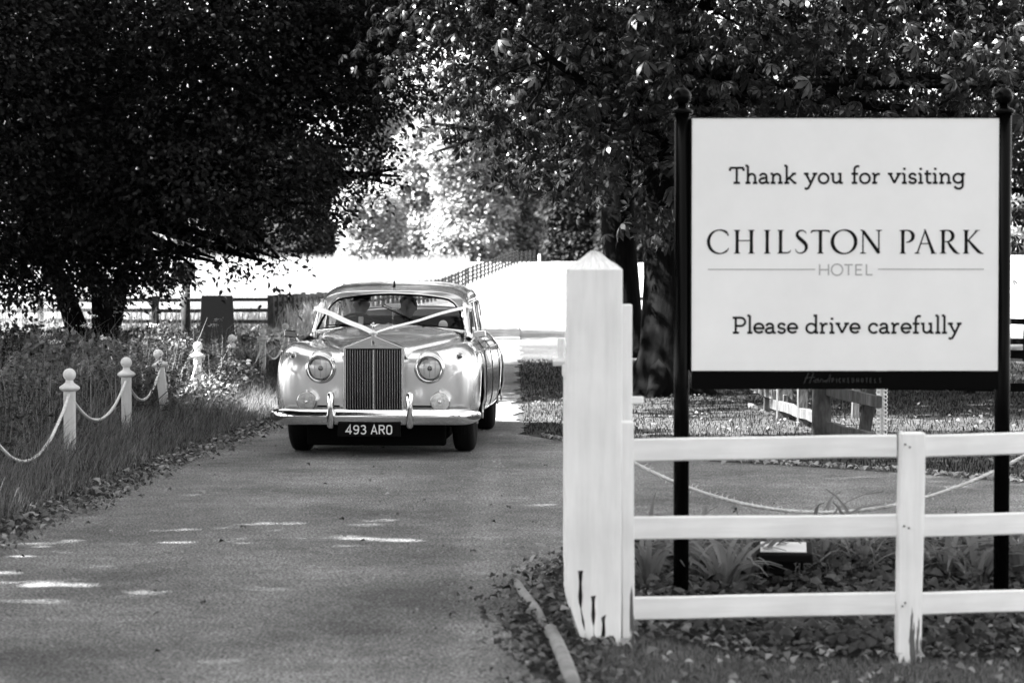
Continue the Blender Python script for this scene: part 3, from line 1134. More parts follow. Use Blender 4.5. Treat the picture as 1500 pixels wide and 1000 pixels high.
def rail_fence(name, label, pts, h, zs, m, rail_h=0.10, post_w=0.12, spacing=2.6, group=None, th=.045):
    """post and rail fence along pts on the ground"""
    P = [Vector((p[0], p[1], 0)) for p in pts]
    f = empty(name, (P[0].x, P[0].y, float(hterrain(P[0].x, P[0].y))))
    tag(f, label, 'fence', group)
    stops = []
    for a, b in zip(P[:-1], P[1:]):
        n = max(1, round((b - a).length / spacing))
        stops += [a.lerp(b, i / n) for i in range(n)]
    stops.append(P[-1])
    G = [Vector((p.x, p.y, float(hterrain(p.x, p.y)))) for p in stops]
    for p in G:
        timber_post('post', p, h + random.uniform(-.03, .04), post_w * random.uniform(.85, 1.15), post_w, m, f,
                    lean=(random.uniform(-.03, .03), random.uniform(-.03, .03)))
    for a, b in zip(G[:-1], G[1:]):
        for z in zs:
            o1, o2 = random.uniform(-.02, .02), random.uniform(-.02, .02)
            plank('rail', a + Vector((0, -.05, z + o1)), b + Vector((0, -.05, z + o2)), rail_h, th, m, f, seg=3, sag=.008)
    return f


def atg(x, d):
    p = at_ground(x, d)
    return (p.x, p.y)


rail_fence('rail_fence', 'weathered dark post and rail fence along the meadow behind the verge on the left',
           [atg(-260, 70), atg(60, 67.5), atg(397, 66)], 0.98, (0.28, 0.56, 0.86), M['rail_wood'], spacing=3.2, post_w=.17)
rail_fence('rail_fence', 'paling-like stretch of old rail fence running away beside the drive, left of the car roof',
           [(-6.6, 66.2), (-6.3, 72), (-6.0, 84)], 1.0, (0.3, 0.6, 0.86), M['rail_wood'], spacing=1.0, post_w=.16)
rail_fence('rail_fence', 'rail fence climbing the rise along the far drive above the car roof',
           [(-5.9, 86), (-5.3, 120), (-3.9, 156), (-3.1, 172), (-1.3, 192), (0.45, 214)], 1.25, (0.25, 0.55, 0.85, 1.12), M['rail_wood'], spacing=3.0, post_w=.17, rail_h=.12)
rail_fence('rail_fence', 'short level stretch of dark rail fence on the crest of the rise',
           [(0.5, 215), (2.1, 226)], 1.1, (0.35, 0.65, 0.95), M['rail_wood'], spacing=3.0, post_w=.17, rail_h=.12)
# dark park railing at the right, behind the sign
rail_fence('park_rail', 'low dark park rail behind the hotel sign, right of the leaning post',
           [atg(1290, 33), atg(1420, 32.5), atg(1760, 31.5)], 0.62, (0.08, 0.5), M['rail_dark'], spacing=2.2, post_w=.13, rail_h=.11)
rail_fence('park_rail', 'dark park rail on the bright grass at the right edge of the photo',
           [atg(1180, 47), atg(1680, 43)], 1.12, (0.32, 0.72), M['rail_dark'], spacing=2.6, post_w=.12, rail_h=.11)
rail_fence('park_rail', 'distant park rail seen between the two chestnut trunks',
           [atg(862, 66), atg(1010, 64)], 1.1, (0.25, 0.6, 0.95), M['rail_wood'], spacing=2.6, post_w=.12, rail_h=.10)

# old cleft fence beneath the sign, running obliquely
old = empty('cleft_fence', (*atg(1200, 24.6), 0.02))
tag(old, 'old grey cleft-rail fence under the hotel sign with a leaning brace post', 'fence')
posts_px = [(1125, 29.0, 1.05, .10, .02), (1150, 27.6, 1.05, .19, 0), (1176, 26.2, 1.08, .11, 0), (1204, 24.6, 1.15, .185, 0), (1252, 27.5, 1.1, .08, .06)]
for (x, d, h, w, ln) in posts_px:
    gx_, gy_ = atg(x, d)
    timber_post('post', (gx_, gy_, 0), h, w, .11, M['old_wood'], old, lean=(ln, 0))
gx_, gy_ = atg(1262, 23.5)
timber_post('leaning_post', (gx_, gy_, 0), 1.0, .11, .12, M['old_wood'], old, lean=(.17, 0))
for (x0, d0, x1, d1, y0, y1) in ((1100, 30, 1150, 27.5, 562, 585), (1130, 28.2, 1196, 25.2, 590, 612), (1196, 25.0, 1290, 22.8, 567, 590), (1198, 25.0, 1286, 22.9, 620, 645), (1100, 30, 1168, 26.5, 596, 640)):
    plank('rail', at(x0, y0, d0), at(x1, y1, d1), .115, .05, M['old_wood'], old, seg=6, sag=.012)
# white post bound round with chain links
cg = Vector((*atg(1291, 23.2), 0))
cp = empty('chain_bound_post', cg)
tag(cp, 'pale post wound with white chain beside the leaning fence post', 'post')
timber_post('post', cg, 1.02, .07, .07, M['bollard'], cp)
mb = MB()
for s in (-1, 1):
    for k in range(26):
        z = .05 + k * .038
        c = Vector((s * .032, -.052, z))
        pts = [c + Vector((math.cos(a) * .022, (-.006 if k % 2 else .006), math.sin(a) * .018)) for a in np.linspace(0, 2 * PI, 9)]
        mb.tube(pts, .0062, 5)
mb.build('chain', M['dust'], cp)

# bollards with rope
boll = None


def make_bollard():
    t = empty('rope_bollard')
    mb = MB()
    mb.box((0, 0, .285), (.096, .096, .65), bevel=.008)
    mb.build('post', M['bollard'], t)
    mb = MB()
    mb.lathe([(0, .605), (.062, .605), (.088, .625), (.09, .64), (.07, .655), (.045, .672), (.034, .685), (.034, .70), (0, .70)], 20)
    mb.build('collar', M['bollard'], t, smooth=True)
    mb = MB()
    mb.lathe([(.02, .695)] + [(.056 * math.sin(a), .748 - .056 * math.cos(a)) for a in np.linspace(.35, PI - .01, 12)] + [(0, .804)], 20)
    mb.build('ball', M['bollard'], t, smooth=True)
    return t


def copy_tree(o, parent=None):
    c = o.copy()
    COL.objects.link(c)
    if parent is not None:
        c.parent = parent
    for ch in list(o.children):
        copy_tree(ch, c)
    return c


boll_spots = [(-3.95, 17.9, 0, 0), (-3.83, 20.9, 0, 0), (-3.80, 23.8, .02, 0), (-3.78, 26.4, -.04, -.12), (-3.80, 29.1, 0, .02), (-3.80, 32.6, .03, .03), (-3.78, 36.6, 0, 0), (-3.75, 40.0, 0, 0)]
boll_lab = ['white ball-top bollard left of the picture holding the nearest rope',
            'nearest white ball-top bollard at the left of the drive',
            'second white ball-top bollard, upright with thin twigs before its top',
            'third white bollard on the verge, leaning to the left',
            'fourth bollard, mottled and half hidden among tall weeds',
            'sunlit worn bollard beside the patch of bright grass',
            'bollard just left of the car wing with a rope on both sides',
            'farthest bollard, mostly hidden by the car wing']
proto = make_bollard()
bolls = []
for i, (x, y, rx, ry) in enumerate(boll_spots):
    o = proto if i == 0 else copy_tree(proto)
    o.location = (x, y, float(hterrain(x, y)))
    o.rotation_euler = (rx, ry, random.uniform(-.1, .1))
    tag(o, boll_lab[i], 'bollard', 'roped bollards along the left verge')
    bolls.append(o)
rb = []
for i, (x, y, lb) in enumerate([(0.50, 13.85, 'white bollard hidden behind the gate post holding the right-hand rope'), (3.02, 13.6, 'white bollard beyond the right edge holding the right-hand rope')]):
    o = copy_tree(proto)
    o.location = (x, y, 0)
    tag(o, lb, 'bollard', 'roped bollards before the flower bed')
    rb.append(o)


def rope(label, a, b, sag, r=.014, group=None):
    """three-strand rope hanging from a to b"""
    a, b = Vector(a), Vector(b)
    n = 90
    o0 = a.copy()
    ctr = []
    for i in range(n + 1):
        t = i / n
        p = a.lerp(b, t) - o0
        p.z -= sag * 4 * t * (1 - t)
        ctr.append(p)
    mb = MB()
    L = (b - a).length
    for s in range(3):
        pts = []
        for i, p in enumerate(ctr):
            d = (ctr[min(i + 1, n)] - ctr[max(i - 1, 0)]).normalized()
            u = d.cross(Vector((0, 0, 1))).normalized()
            v = d.cross(u)
            an = s * 2 * PI / 3 + i / n * L * 2 * PI / .09
            pts.append(p + (u * math.cos(an) + v * math.sin(an)) * r * .55)
        mb.tube(pts, r * .62, 5)
    o = mb.build('rope', M['rope'], None, smooth=True, loc=a)
    tag(o, label, 'rope', group)
    return o


def hook(o, dx):
    return o.matrix_basis @ Vector((0, dx, .575))


rl = ['rope swagging in from the left edge to the nearest bollard', 'rope hanging between the nearest and second bollards', 'rope hanging between the second and leaning bollards',
      'rope dropping from the leaning bollard into the weeds', 'rope behind the tall weeds up to the sunlit bollard', 'rope hanging beside the sunlit bollard', 'rope end disappearing behind the car wing']
for i in range(7):
    a, b = hook(bolls[i], .05), hook(bolls[i + 1], -.05)
    rope(rl[i], a, b, [.46, .30, .26, .36, .3, .34, .3][i], group='ropes along the left verge')
# the rope before the bed is thinner and frayed
rope('frayed rope hanging low behind the white fence under the sign', (0.50, 13.85, .68), (3.02, 13.6, .70), .40, .011)

# loose fibres on the frayed rope
mb = MB()
for _ in range(130):
    t = random.random()
    p = Vector((0.50, 13.85, .68)).lerp(Vector((3.02, 13.6, .70)), t)
    p.z -= .40 * 4 * t * (1 - t)
    d = Vector((random.uniform(-1, 1), random.uniform(-.6, .6), random.uniform(-.8, 1.2))).normalized()
    p = p - Vector((0.50, 13.85, .68))
    mb.tube([p, p + d * .022, p + d * .034 + Vector((.008, 0, 0))], [.0022, .0016, .0008], 4)
fo = mb.build('fibres', M['rope'], bpy.data.objects.get('rope.007'))
tag(fo, kind='stuff')

# edging pole beside the drive
mb = MB()
mb.tube([(0, 0, .03), (-.02, .5, .032), (-.042, 1.0, .03), (-.068, 1.5, .022)], [.031, .032, .031, .030], 12)
eo = mb.build('edging_pole', M['pipe'], None, smooth=True, loc=(0.243, 9.5, 0))
tag(eo, 'grey round edging pole lying beside the drive at the bottom of the photo', 'edging')
mb = MB()
mb.tube([(0, 0, .005), (-.04, .5, .02), (-.09, 1.0, .022), (-.13, 1.5, .018)], [.022, .024, .024, .022], 12)
eo = mb.build('edging_pole', M['pipe'], None, smooth=True, loc=(0.155, 11.2, 0))
tag(eo, 'half buried dirty edging pole in the leaf litter left of the gate post', 'edging')

# black sign box, its pole, far marker post
sp = Vector((*atg(272, 44), 0.06))
ps = empty('pole_sign', sp)
tag(ps, 'dark board on a pole with pale bands among the verge weeds', 'sign')
mb = MB()
mb.tube([(0, 0, -.1), (0, 0, 1.62)], .085, 14)
mb.build('pole', M['rail_wood'], ps, smooth=True)
mb = MB()
mb.box((-.01, -.1, 1.62), (.40, .04, .33), bevel=.006)
mb.build('board', M['black_matt'], ps)
for z in (1.42, 1.36, 1.29, 1.22, 1.12):
    mb = MB()
    mb.tube([(0, 0, z), (0, 0, z + .022)], .0885, 14)
    mb.build('band', M['rope'], ps)
nb = Vector((*atg(318, 45), 0.06))
mb = MB()
mb.box((0, 0, .5), (.72, .10, 1.35), bevel=.01, taper=.80)
o = mb.build('notice_back', M['black_matt'], None, loc=nb)
tag(o, 'tall black tapering panel standing in the weeds behind the fourth bollard', 'panel')
mk = at_ground(790, 222)
o = timber_post('marker_post', mk, .75, .2, .2, M['white_v'], None)
tag(o, 'small white marker post on the crest right of the far fence', 'post')


# ------------------------------------------------------------------ hotel sign with its lettering
def arc(cx, cy, rx, ry, a0, a1, n=10):
    return [(cx + rx * math.cos(math.radians(a0 + (a1 - a0) * i / n)), cy + ry * math.sin(math.radians(a0 + (a1 - a0) * i / n))) for i in range(n + 1)]


SW = 0.125
bar = lambda x0, x1, y: [(x0, y), (x1, y)]
SLAB = {
    'T': (.86, [[(.43, 0), (.43, .94)], bar(.05, .81, .94), [(.06, .94), (.05, .76)], [(.80, .94), (.81, .76)], bar(.25, .61, .045)]),
    'h': (.72, [[(.16, 0), (.16, 1.07)], bar(.02, .16, 1.07), [(.16, .40)] + arc(.37, .38, .19, .20, 150, 0) + [(.56, .05)], bar(.02, .30, .045), bar(.43, .69, .045)]),
    'n': (.74, [[(.17, .0), (.17, .59)], bar(.03, .17, .59), [(.17, .40)] + arc(.385, .38, .19, .20, 150, 0) + [(.575, .05)], bar(.04, .31, .045), bar(.45, .71, .045)]),
    'a': (.60, [[(.07, .45)] + arc(.26, .41, .18, .18, 150, 0) + [(.44, .13), (.50, .045), (.60, .045)], [(.44, .34), (.24, .33)] + arc(.235, .17, .18, .14, 90, 270) + [(.36, .06), (.44, .15)]]),
    'k': (.70, [[(.16, 0), (.16, 1.07)], bar(.02, .16, 1.07), [(.17, .22), (.54, .58)], [(.30, .35), (.58, .06)], bar(.02, .30, .045), [(.55, .045), (.70, .045)], bar(.45, .68, .59)]),
    'y': (.74, [[(.13, .57), (.38, .05)], [(.63, .57), (.35, -.08), (.24, -.28), (.14, -.31), (.05, -.26)], bar(.0, .27, .59), bar(.49, .75, .59)]),
    'o': (.66, [arc(.33, .31, .27, .285, 0, 360, 22)]),
    'u': (.74, [[(.02, .585), (.16, .585), (.16, .24)] + arc(.34, .24, .18, .19, 180, 290) + [(.57, .20)], [(.43, .585), (.57, .585), (.57, .05), (.71, .045)]]),
    'f': (.42, [[(.20, 0), (.20, .84)] + arc(.37, .84, .17, .20, 180, 70) + [(.47, 1.02)], bar(.03, .40, .585), bar(.05, .36, .045)]),
    'r': (.50, [[(.17, 0), (.17, .59)], bar(.03, .17, .59), [(.17, .36), (.24, .50), (.34, .58), (.47, .57)], bar(.04, .32, .045)]),
    'v': (.72, [[(.12, .57), (.37, .04)], [(.62, .57), (.36, .04)], bar(.0, .26, .59), bar(.48, .74, .59)]),
    'i': (.32, [[(.17, 0), (.17, .59)], bar(.03, .17, .59), bar(.03, .31, .045), [(.10, .88), (.24, .88)]]),
    's': (.52, [[(.46, .48)] + arc(.27, .45, .17, .145, 30, 235, 10) + [(.33, .29)] + arc(.27, .17, .18, .14, 55, -150, 10) + [(.07, .15)]]),
    't': (.42, [[(.17, .80), (.17, .20)] + arc(.31, .20, .14, .16, 180, 280) + [(.42, .07)], bar(.02, .40, .585)]),
    'g': (.70, [arc(.32, .32, .26, .27, 0, 360, 20), [(.70, .575), (.57, .585), (.575, -.08)] + arc(.35, -.10, .225, .20, 0, -150) + [(.11, -.16)]]),
    'P': (.76, [[(.20, 0), (.20, .94)], [(.03, .94), (.46, .94)] + arc(.46, .695, .25, .245, 90, -90) + [(.20, .45)], bar(.04, .38, .045)]),
    'l': (.32, [[(.17, 0), (.17, 1.07)], bar(.03, .17, 1.07), bar(.03, .31, .045)]),
    'e': (.60, [[(.07, .31), (.55, .31)] + arc(.31, .32, .25, .27, 0, 300, 20) + [(.52, .13)]]),
    'd': (.70, [arc(.31, .31, .26, .275, 20, 340, 20), [(.43, 1.07), (.57, 1.07), (.57, .05), (.70, .045)]]),
    'c': (.56, [[(.49, .42), (.48, .49)] + arc(.31, .31, .25, .275, 50, 310, 18) + [(.50, .12)]]),
}


def stroke_mesh(polys, th=0.0012, name='lettering'):
    """polys: list of lists of (x, z, half width); a rounded flat ribbon for each, on the plane y = 0"""
    mb = MB()
    for si, pl in enumerate(polys):
        yo = -th - (si % 9) * 0.00006
        n = len(pl)
        Lp, Rp = [], []
        for i in range(n):
            p = Vector((pl[i][0], pl[i][1]))
            a = Vector((pl[max(i - 1, 0)][0], pl[max(i - 1, 0)][1]))
            c = Vector((pl[min(i + 1, n - 1)][0], pl[min(i + 1, n - 1)][1]))
            d1 = (p - a)
            d2 = (c - p)
            d1 = d1.normalized() if d1.length > 1e-9 else d2.normalized()
            d2 = d2.normalized() if d2.length > 1e-9 else d1
            t = (d1 + d2)
            t = t.normalized() if t.length > 1e-6 else d1
            nrm = Vector((-t.y, t.x))
            k = 1 / max(.45, abs(nrm.dot(Vector((-d1.y, d1.x)))))
            w = pl[i][2] * k
            Lp.append(p + nrm * w)
            Rp.append(p - nrm * w)
        closed = (Vector(pl[0][:2]) - Vector(pl[-1][:2])).length < 1e-6
        top = [mb.bm.verts.new((q.x, yo, q.y)) for q in Lp]
        bot = [mb.bm.verts.new((q.x, yo, q.y)) for q in Rp]
        tb = [mb.bm.verts.new((q.x, 0.0005, q.y)) for q in Lp]
        bb = [mb.bm.verts.new((q.x, 0.0005, q.y)) for q in Rp]
        for i in range(n - 1):
            mb.bm.faces.new((top[i], top[i + 1], bot[i + 1], bot[i]))
            mb.bm.faces.new((top[i], tb[i], tb[i + 1], top[i + 1]))
            mb.bm.faces.new((bot[i], bot[i + 1], bb[i + 1], bb[i]))
        if not closed:
            mb.bm.faces.new((top[0], bot[0], bb[0], tb[0]))
            mb.bm.faces.new((top[-1], tb[-1], bb[-1], bot[-1]))
    return mb.mesh(name)


def slab_line(text, x0, x1, base, cap):
    """polylines of a slab-serif line between x0 and x1"""
    adv, out = 0, []
    for ch in text:
        if ch == ' ':
            adv += .38
            continue
        w, st = SLAB[ch]
        for s in st:
            out.append([(adv + x, y) for x, y in s])
        adv += w + .035
    k = (x1 - x0) / adv
    return [[(x0 + x * k, base + y * cap, SW * .5 * cap * .86) for x, y in s] for s in out]


# roman capitals with thick and thin strokes: strokes are (x, y, half width), height 1
TK, TN = .062, .024


def rom(st):
    return st


def serif(x, y, w=.13, up=1):
    return [(x - w, y + .012 * up, .012), (x - w * .45, y + .02 * up, .02), (x, y + .03 * up, .03), (x + w * .45, y + .02 * up, .02), (x + w, y + .012 * up, .012)]


def stemr(x, w=TK, y0=0.0, y1=1.0, s0=True, s1=True):
    o = [[(x, y0, w * 1.15), (x, y0 + .12, w * .95), (x, .5, w * .88), (x, y1 - .12, w * .95), (x, y1, w * 1.15)]]
    if s0:
        o.append(serif(x, y0))
    if s1:
        o.append(serif(x, y1, up=-1))
    return o


def varc(cx, cy, rx, ry, a0, a1, wth, wtn, n=28, tilt=0):
    r = []
    for i in range(n + 1):
        a = math.radians(a0 + (a1 - a0) * i / n)
        k = abs(math.cos(a - math.radians(tilt))) ** 1.4
        r.append((cx + rx * math.cos(a), cy + ry * math.sin(a), wtn + (wth - wtn) * k))
    return r


ROMAN = {
    'C': (.88, [varc(.50, .5, .47, .50, 50, 310, TK * .95, .022, tilt=8), [(.80, .90, .02), (.85, .80, .03), (.855, .74, .008)], [(.80, .10, .02), (.86, .20, .02), (.87, .24, .006)]]),
    'H': (.86, stemr(.13) + stemr(.73) + [[(.15, .55, TN * .8), (.72, .55, TN * .8)]]),
    'I': (.26, stemr(.13)),
    'L': (.58, stemr(.13) + [[(.13, .03, .028), (.42, .03, .024), (.52, .07, .022), (.56, .15, .006)]]),
    'S': (.56, [[(.47, .86, .012), (.42, .94, .018), (.32, .985, .022), (.20, .97, .03), (.10, .88, .045), (.09, .77, .055), (.16, .67, .062), (.28, .57, .066), (.40, .46, .066), (.475, .35, .058), (.48, .22, .05), (.42, .10, .036), (.29, .02, .024), (.16, .02, .02), (.07, .08, .016), (.02, .19, .008)]]),
    'T': (.80, stemr(.40, s1=False) + [[(.0, .86, .008), (.03, .93, .03), (.07, .965, .03), (.25, .975, .026), (.4, .975, .026), (.55, .975, .026), (.73, .965, .03), (.77, .93, .03), (.80, .90, .008)]]),
    'O': (1.06, [varc(.53, .5, .49, .50, 0, 360, TK * 1.05, .022, 40, tilt=10)]),
    'N': (.92, [[(.13, .0, TN), (.13, .96, TN)], [(.02, 1.0, .01), (.10, .98, .03), (.16, .93, .05), (.78, .06, .062), (.80, .0, .04)], [(.80, .02, TN), (.80, .97, TN)], serif(.13, 0), serif(.80, 1.0, up=-1)]),
    'P': (.60, stemr(.13, s1=False) + [[(-.02, .97, .01), (.13, .975, .026), (.28, .985, .022)] + varc(.30, .735, .26, .25, 90, -75, TK, .02, 16) + [(.26, .46, .006)]]),
    'A': (.84, [[(.08, .0, TN), (.42, 1.0, TN * .9)], [(.39, 1.03, .03), (.76, .0, TK)], serif(.08, 0, .11), serif(.77, 0, .12), [(.20, .42, TN * .8), (.60, .42, TN * .8)]]),
    'R': (.82, stemr(.13, s1=False) + [[(-.02, .97, .01), (.13, .975, .026), (.28, .985, .022)] + varc(.30, .745, .24, .24, 90, -90, TK, .02, 16) + [(.14, .50, .02)], [(.33, .50, .03), (.45, .30, .055), (.62, .09, .055), (.74, .01, .03), (.84, -.01, .006)]]),
    'K': (.80, stemr(.13) + [[(.16, .50, .02), (.52, .90, .03), (.58, .97, .03)], [(.50, .985, .012), (.70, .985, .012)], [(.22, .57, .03), (.45, .30, .055), (.66, .08, .055), (.78, .01, .03), (.88, -.01, .006)]]),
}

SD = 12.2
sg = Vector(((1234 - 750) / F_PX * SD, SD, -0.09))
sign = empty('hotel_sign', sg)
tag(sign, 'large white hotel sign board on two black poles with ball finials', 'sign')


def sxz(x, y):
    """sign-local x, z in metres of a point of the board face"""
    p = at(x, y, SD)
    return p.x - sg.x, p.z - sg.z


for sx in (999, 1470.5):
    x, _ = sxz(sx, 400)
    ztop = sxz(0, 166)[1]
    mb = MB()
    mb.tube([(x, .03, -.3), (x, .03, ztop)], .0395, 20)
    p = mb.build('pole', M['black'], sign, smooth=True)
    mb = MB()
    mb.lathe([(0, ztop - .005), (.054, ztop - .004), (.056, ztop + .012), (.045, ztop + .02), (.026, ztop + .03), (.02, ztop + .042)] +
             [(.047 * math.sin(a), ztop + .083 - .047 * math.cos(a)) for a in np.linspace(.45, PI - .25, 10)] + [(.012, ztop + .132), (.008, ztop + .142), (0, ztop + .144)], 20, origin=(x, .03, 0))
    fo = mb.build('finial', M['black'], sign, smooth=True)
xa, za = sxz(1013, 543)
xb, zb = sxz(1462.5, 174)
mb = MB()
mb.box(((xa + xb) / 2, .012, (za + zb) / 2), (xb - xa, .02, zb - za), bevel=.002)
board = mb.build('board', M['board'], sign)
xc, zc = sxz(1013, 570)
mb = MB()
mb.box(((xa + xb) / 2, .012, (zc + za) / 2 - .001), (xb - xa, .026, za - zc - .002), bevel=.002)
foot = mb.build('foot_rail', M['black'], sign)
mb = MB()
mb.box((xa - .006, .012, (zb + za) / 2), (.010, .028, zb - za), bevel=.001)
mb.box((xb + .006, .012, (zb + za) / 2), (.010, .028, zb - za), bevel=.001)
mb.box(((xa + xb) / 2, .012, zb + .004), (xb - xa, .028, .006), bevel=.001)
mb.build('edge_trim', M['black'], sign)
KX = SD / F_PX


def put_text(polys_px, name, m, parent=board, y=.0015):
    polys = [[(*sxz(px_, py_), hw * KX) for px_, py_, hw in pl] for pl in polys_px]
    o = link(name, stroke_mesh(polys, name=name), m, parent)
    o.location = (0, y, 0)
    return o


def slab_px(text, x0, x1, base, cap):
    return [[(x, 2 * base - y, w * 1.27) for x, y, w in s] for s in slab_line(text, x0, x1, base, cap)]


def put_words(text, x0, x1, base, cap):
    """one mesh per word"""
    strokes = slab_px(text, x0, x1, base, cap)
    k = 0
    for word in text.split(' '):
        n = sum(len(SLAB[c][1]) for c in word)
        put_text(strokes[k:k + n], 'lettering', M['ink'])
        k += n



put_words('Thank you for visiting', 1067.5, 1413.5, 269.4, 24.5)
put_words('Please drive carefully', 1072.5, 1409.5, 488.3, 24.5)
pl = []
for ch, x in (('C', 1036.6), ('H', 1075.0), ('I', 1119), ('L', 1138.6), ('S', 1164.2), ('T', 1187.6), ('O', 1217.6), ('N', 1259.2), ('P', 1317.6), ('A', 1340.4), ('R', 1376.6), ('K', 1410.2)):
    for s in ROMAN[ch][1]:
        pl.append([(x + a * 34.8, 371.4 - b_ * 34.4, w * 34.6 * 1.2) for a, b_, w in s])
    if ch == 'N':
        put_text(pl, 'lettering', M['ink'])
        pl = []
put_text(pl, 'lettering', M['ink'])
hw = .95
put_text([[(1037, 394.6, .75), (1194, 394.6, .75)]], 'rule_line', M['ink_grey'])
put_text([[(1286, 394.2, .75), (1441, 394.2, .75)]], 'rule_line', M['ink_grey'])
pl = [[(1200.5, 387, hw), (1200.5, 403, hw)], [(1213.5, 387, hw), (1213.5, 403, hw)], [(1200.5, 395, hw), (1213.5, 395, hw)],
      [(1226 + 8.2 * math.cos(a), 395 + 8.2 * math.sin(a), hw) for a in np.linspace(0, 2 * PI, 25)],
      [(1236.5, 387.8, hw), (1249, 387.8, hw)], [(1242.8, 388, hw), (1242.8, 403, hw)],
      [(1253.5, 387, hw), (1253.5, 403, hw)], [(1253.5, 387.8, hw), (1263, 387.8, hw)], [(1253.5, 395, hw), (1261.5, 395, hw)], [(1253.5, 402.4, hw), (1263, 402.4, hw)],
      [(1269, 387, hw), (1269, 403, hw)], [(1269, 402.4, hw), (1278, 402.4, hw)]]
put_text(pl, 'lettering', M['ink_grey'])
# faint maker's line on the black foot rail: script Hand, then small capitals
SANS = {'P': [[(0, 0), (0, 1), (.5, 1), (.6, .75), (.5, .5), (0, .5)]], 'I': [[(.1, 0), (.1, 1)]], 'C': [[(.6, .8), (.35, 1), (.1, .75), (.1, .25), (.35, 0), (.6, .2)]],
        'K': [[(0, 0), (0, 1)], [(.55, 1), (.02, .5), (.6, 0)]], 'E': [[(.5, 0), (0, 0), (0, 1), (.5, 1)], [(0, .5), (.42, .5)]], 'D': [[(0, 0), (0, 1), (.4, .95), (.6, .5), (.4, .05), (0, 0)]],
        'H': [[(0, 0), (0, 1)], [(.6, 0), (.6, 1)], [(0, .5), (.6, .5)]], 'O': [[(.3, 0), (.05, .25), (.05, .75), (.3, 1), (.6, .75), (.6, .25), (.3, 0)]], 'T': [[(.3, 0), (.3, 1)], [(0, 1), (.6, 1)]],
        'L': [[(0, 1), (0, 0), (.5, 0)]], 'S': [[(.55, .85), (.3, 1), (.05, .78), (.5, .3), (.3, 0), (.02, .15)]]}
pl = [[(1178, 561, .5), (1185, 546, .5)], [(1186, 561, .5), (1192, 546, .5)], [(1179, 554, .4), (1194, 552, .4)],
      [(1197, 555, .4), (1192, 558, .4), (1195, 560, .4), (1199, 554, .4), (1199, 560, .4)], [(1201, 560, .4), (1203, 555, .4), (1206, 556, .4), (1206, 560, .4)],
      [(1213, 556, .4), (1208, 558, .4), (1211, 560, .4), (1217, 548, .4), (1215, 560, .4)]]
x = 1219
for ch in 'PICKEDHOTELS':
    for s in SANS[ch]:
        pl.append([(x + a * 4.6, 560 - b_ * 6.2, .33) for a, b_ in s])
    x += 3.4 if ch == 'I' else 6.6
put_text(pl, 'lettering', M['ink_faint'], foot, -.0015)

# flood lamp in the bed, glass facing up at the sign
fl = empty('flood_lamp', at(1150, 815, 12.9))
tag(fl, 'black rectangular flood lamp tilted up among the strap-leaved plants', 'lamp')
mb = MB()
rot = Euler((math.radians(13), 0, math.radians(-6)))
mb.box((0, 0, 0.02), (.30, .20, .055), rot=rot, bevel=.012)
mb.box((0, .02, -.05), (.16, .10, .10), rot=rot, bevel=.02)
mb.build('housing', M['black_matt'], fl)
mb = MB()
mb.box((-.006, -.008, .049), (.245, .155, .006), rot=rot, bevel=.002)
mb.build('glass_front', mat('lamp_front_glass', 0.75, 0.15), fl)
mb = MB()
mb.tube([(-.10, .03, .0), (-.10, .05, -.12)], .01, 6)
mb.tube([(.10, .03, .0), (.10, .05, -.12)], .01, 6)
mb.build('bracket', M['black_matt'], fl)


# ------------------------------------------------------------------ the vintage saloon
CAR = empty('vintage_car', (-1.235, 21.62, 0), -math.radians(2.8))
tag(CAR, 'silver vintage limousine with tall upright chrome grille and wedding ribbon coming along the drive', 'car')


def ipl(y, tab):
    xs = [t[0] for t in tab]
    return [float(np.interp(y, xs, [t[1][k] for t in tab])) for k in range(len(tab[0][1]))]


def body_half(y):
    """13 points (x, z) of the right half section at distance y behind the grille"""
    xo, zc, zv, zt, zb = ipl(y, [
        (0.0, (0.920, 1.015, .945, .955, .30)), (0.5, (0.930, 1.035, .96, .98, .29)), (1.1, (0.930, 1.03, .99, 1.03, .27)), (1.5, (0.920, 1.03, 1.03, 1.09, .27)),
        (2.4, (0.915, 1.02, 1.05, 1.08, .26)), (3.2, (0.935, 1.02, 1.05, 1.08, .26)), (3.9, (0.950, 1.00, 1.05, 1.10, .27)), (4.5, (0.935, .94, .98, 1.02, .30)), (5.2, (.84, .84, .86, .88, .34))])
    return [(0, zb - .02), (.3, zb - .02), (.55, zb - .02), (.74, zb - .01), (xo - .045, zb + .02),
            (xo - .008, .44), (xo, .60), (xo - .005, .77),
            (xo - .032, zc - .105), (xo - .092, zc - .022), (xo - .20, zc), (.50, zv), (0, zt)]


def body_ring(y, inset):
    pts = []
    for k, (x, z) in enumerate(body_half(y)):
        fx = 1.0 if 3 <= k <= 10 else 0
        nx = x - inset * fx * (1.0 if k in (4, 5, 6, 7, 8) else .8)
        if k == 11:
            nx = x - inset * .3
        nz = z
        if k >= 8:
            nz = z - inset * (.95 if k <= 10 else .5)
        elif k <= 4:
            nz = z + inset * .5
        pts.append((nx, nz))
    return pts


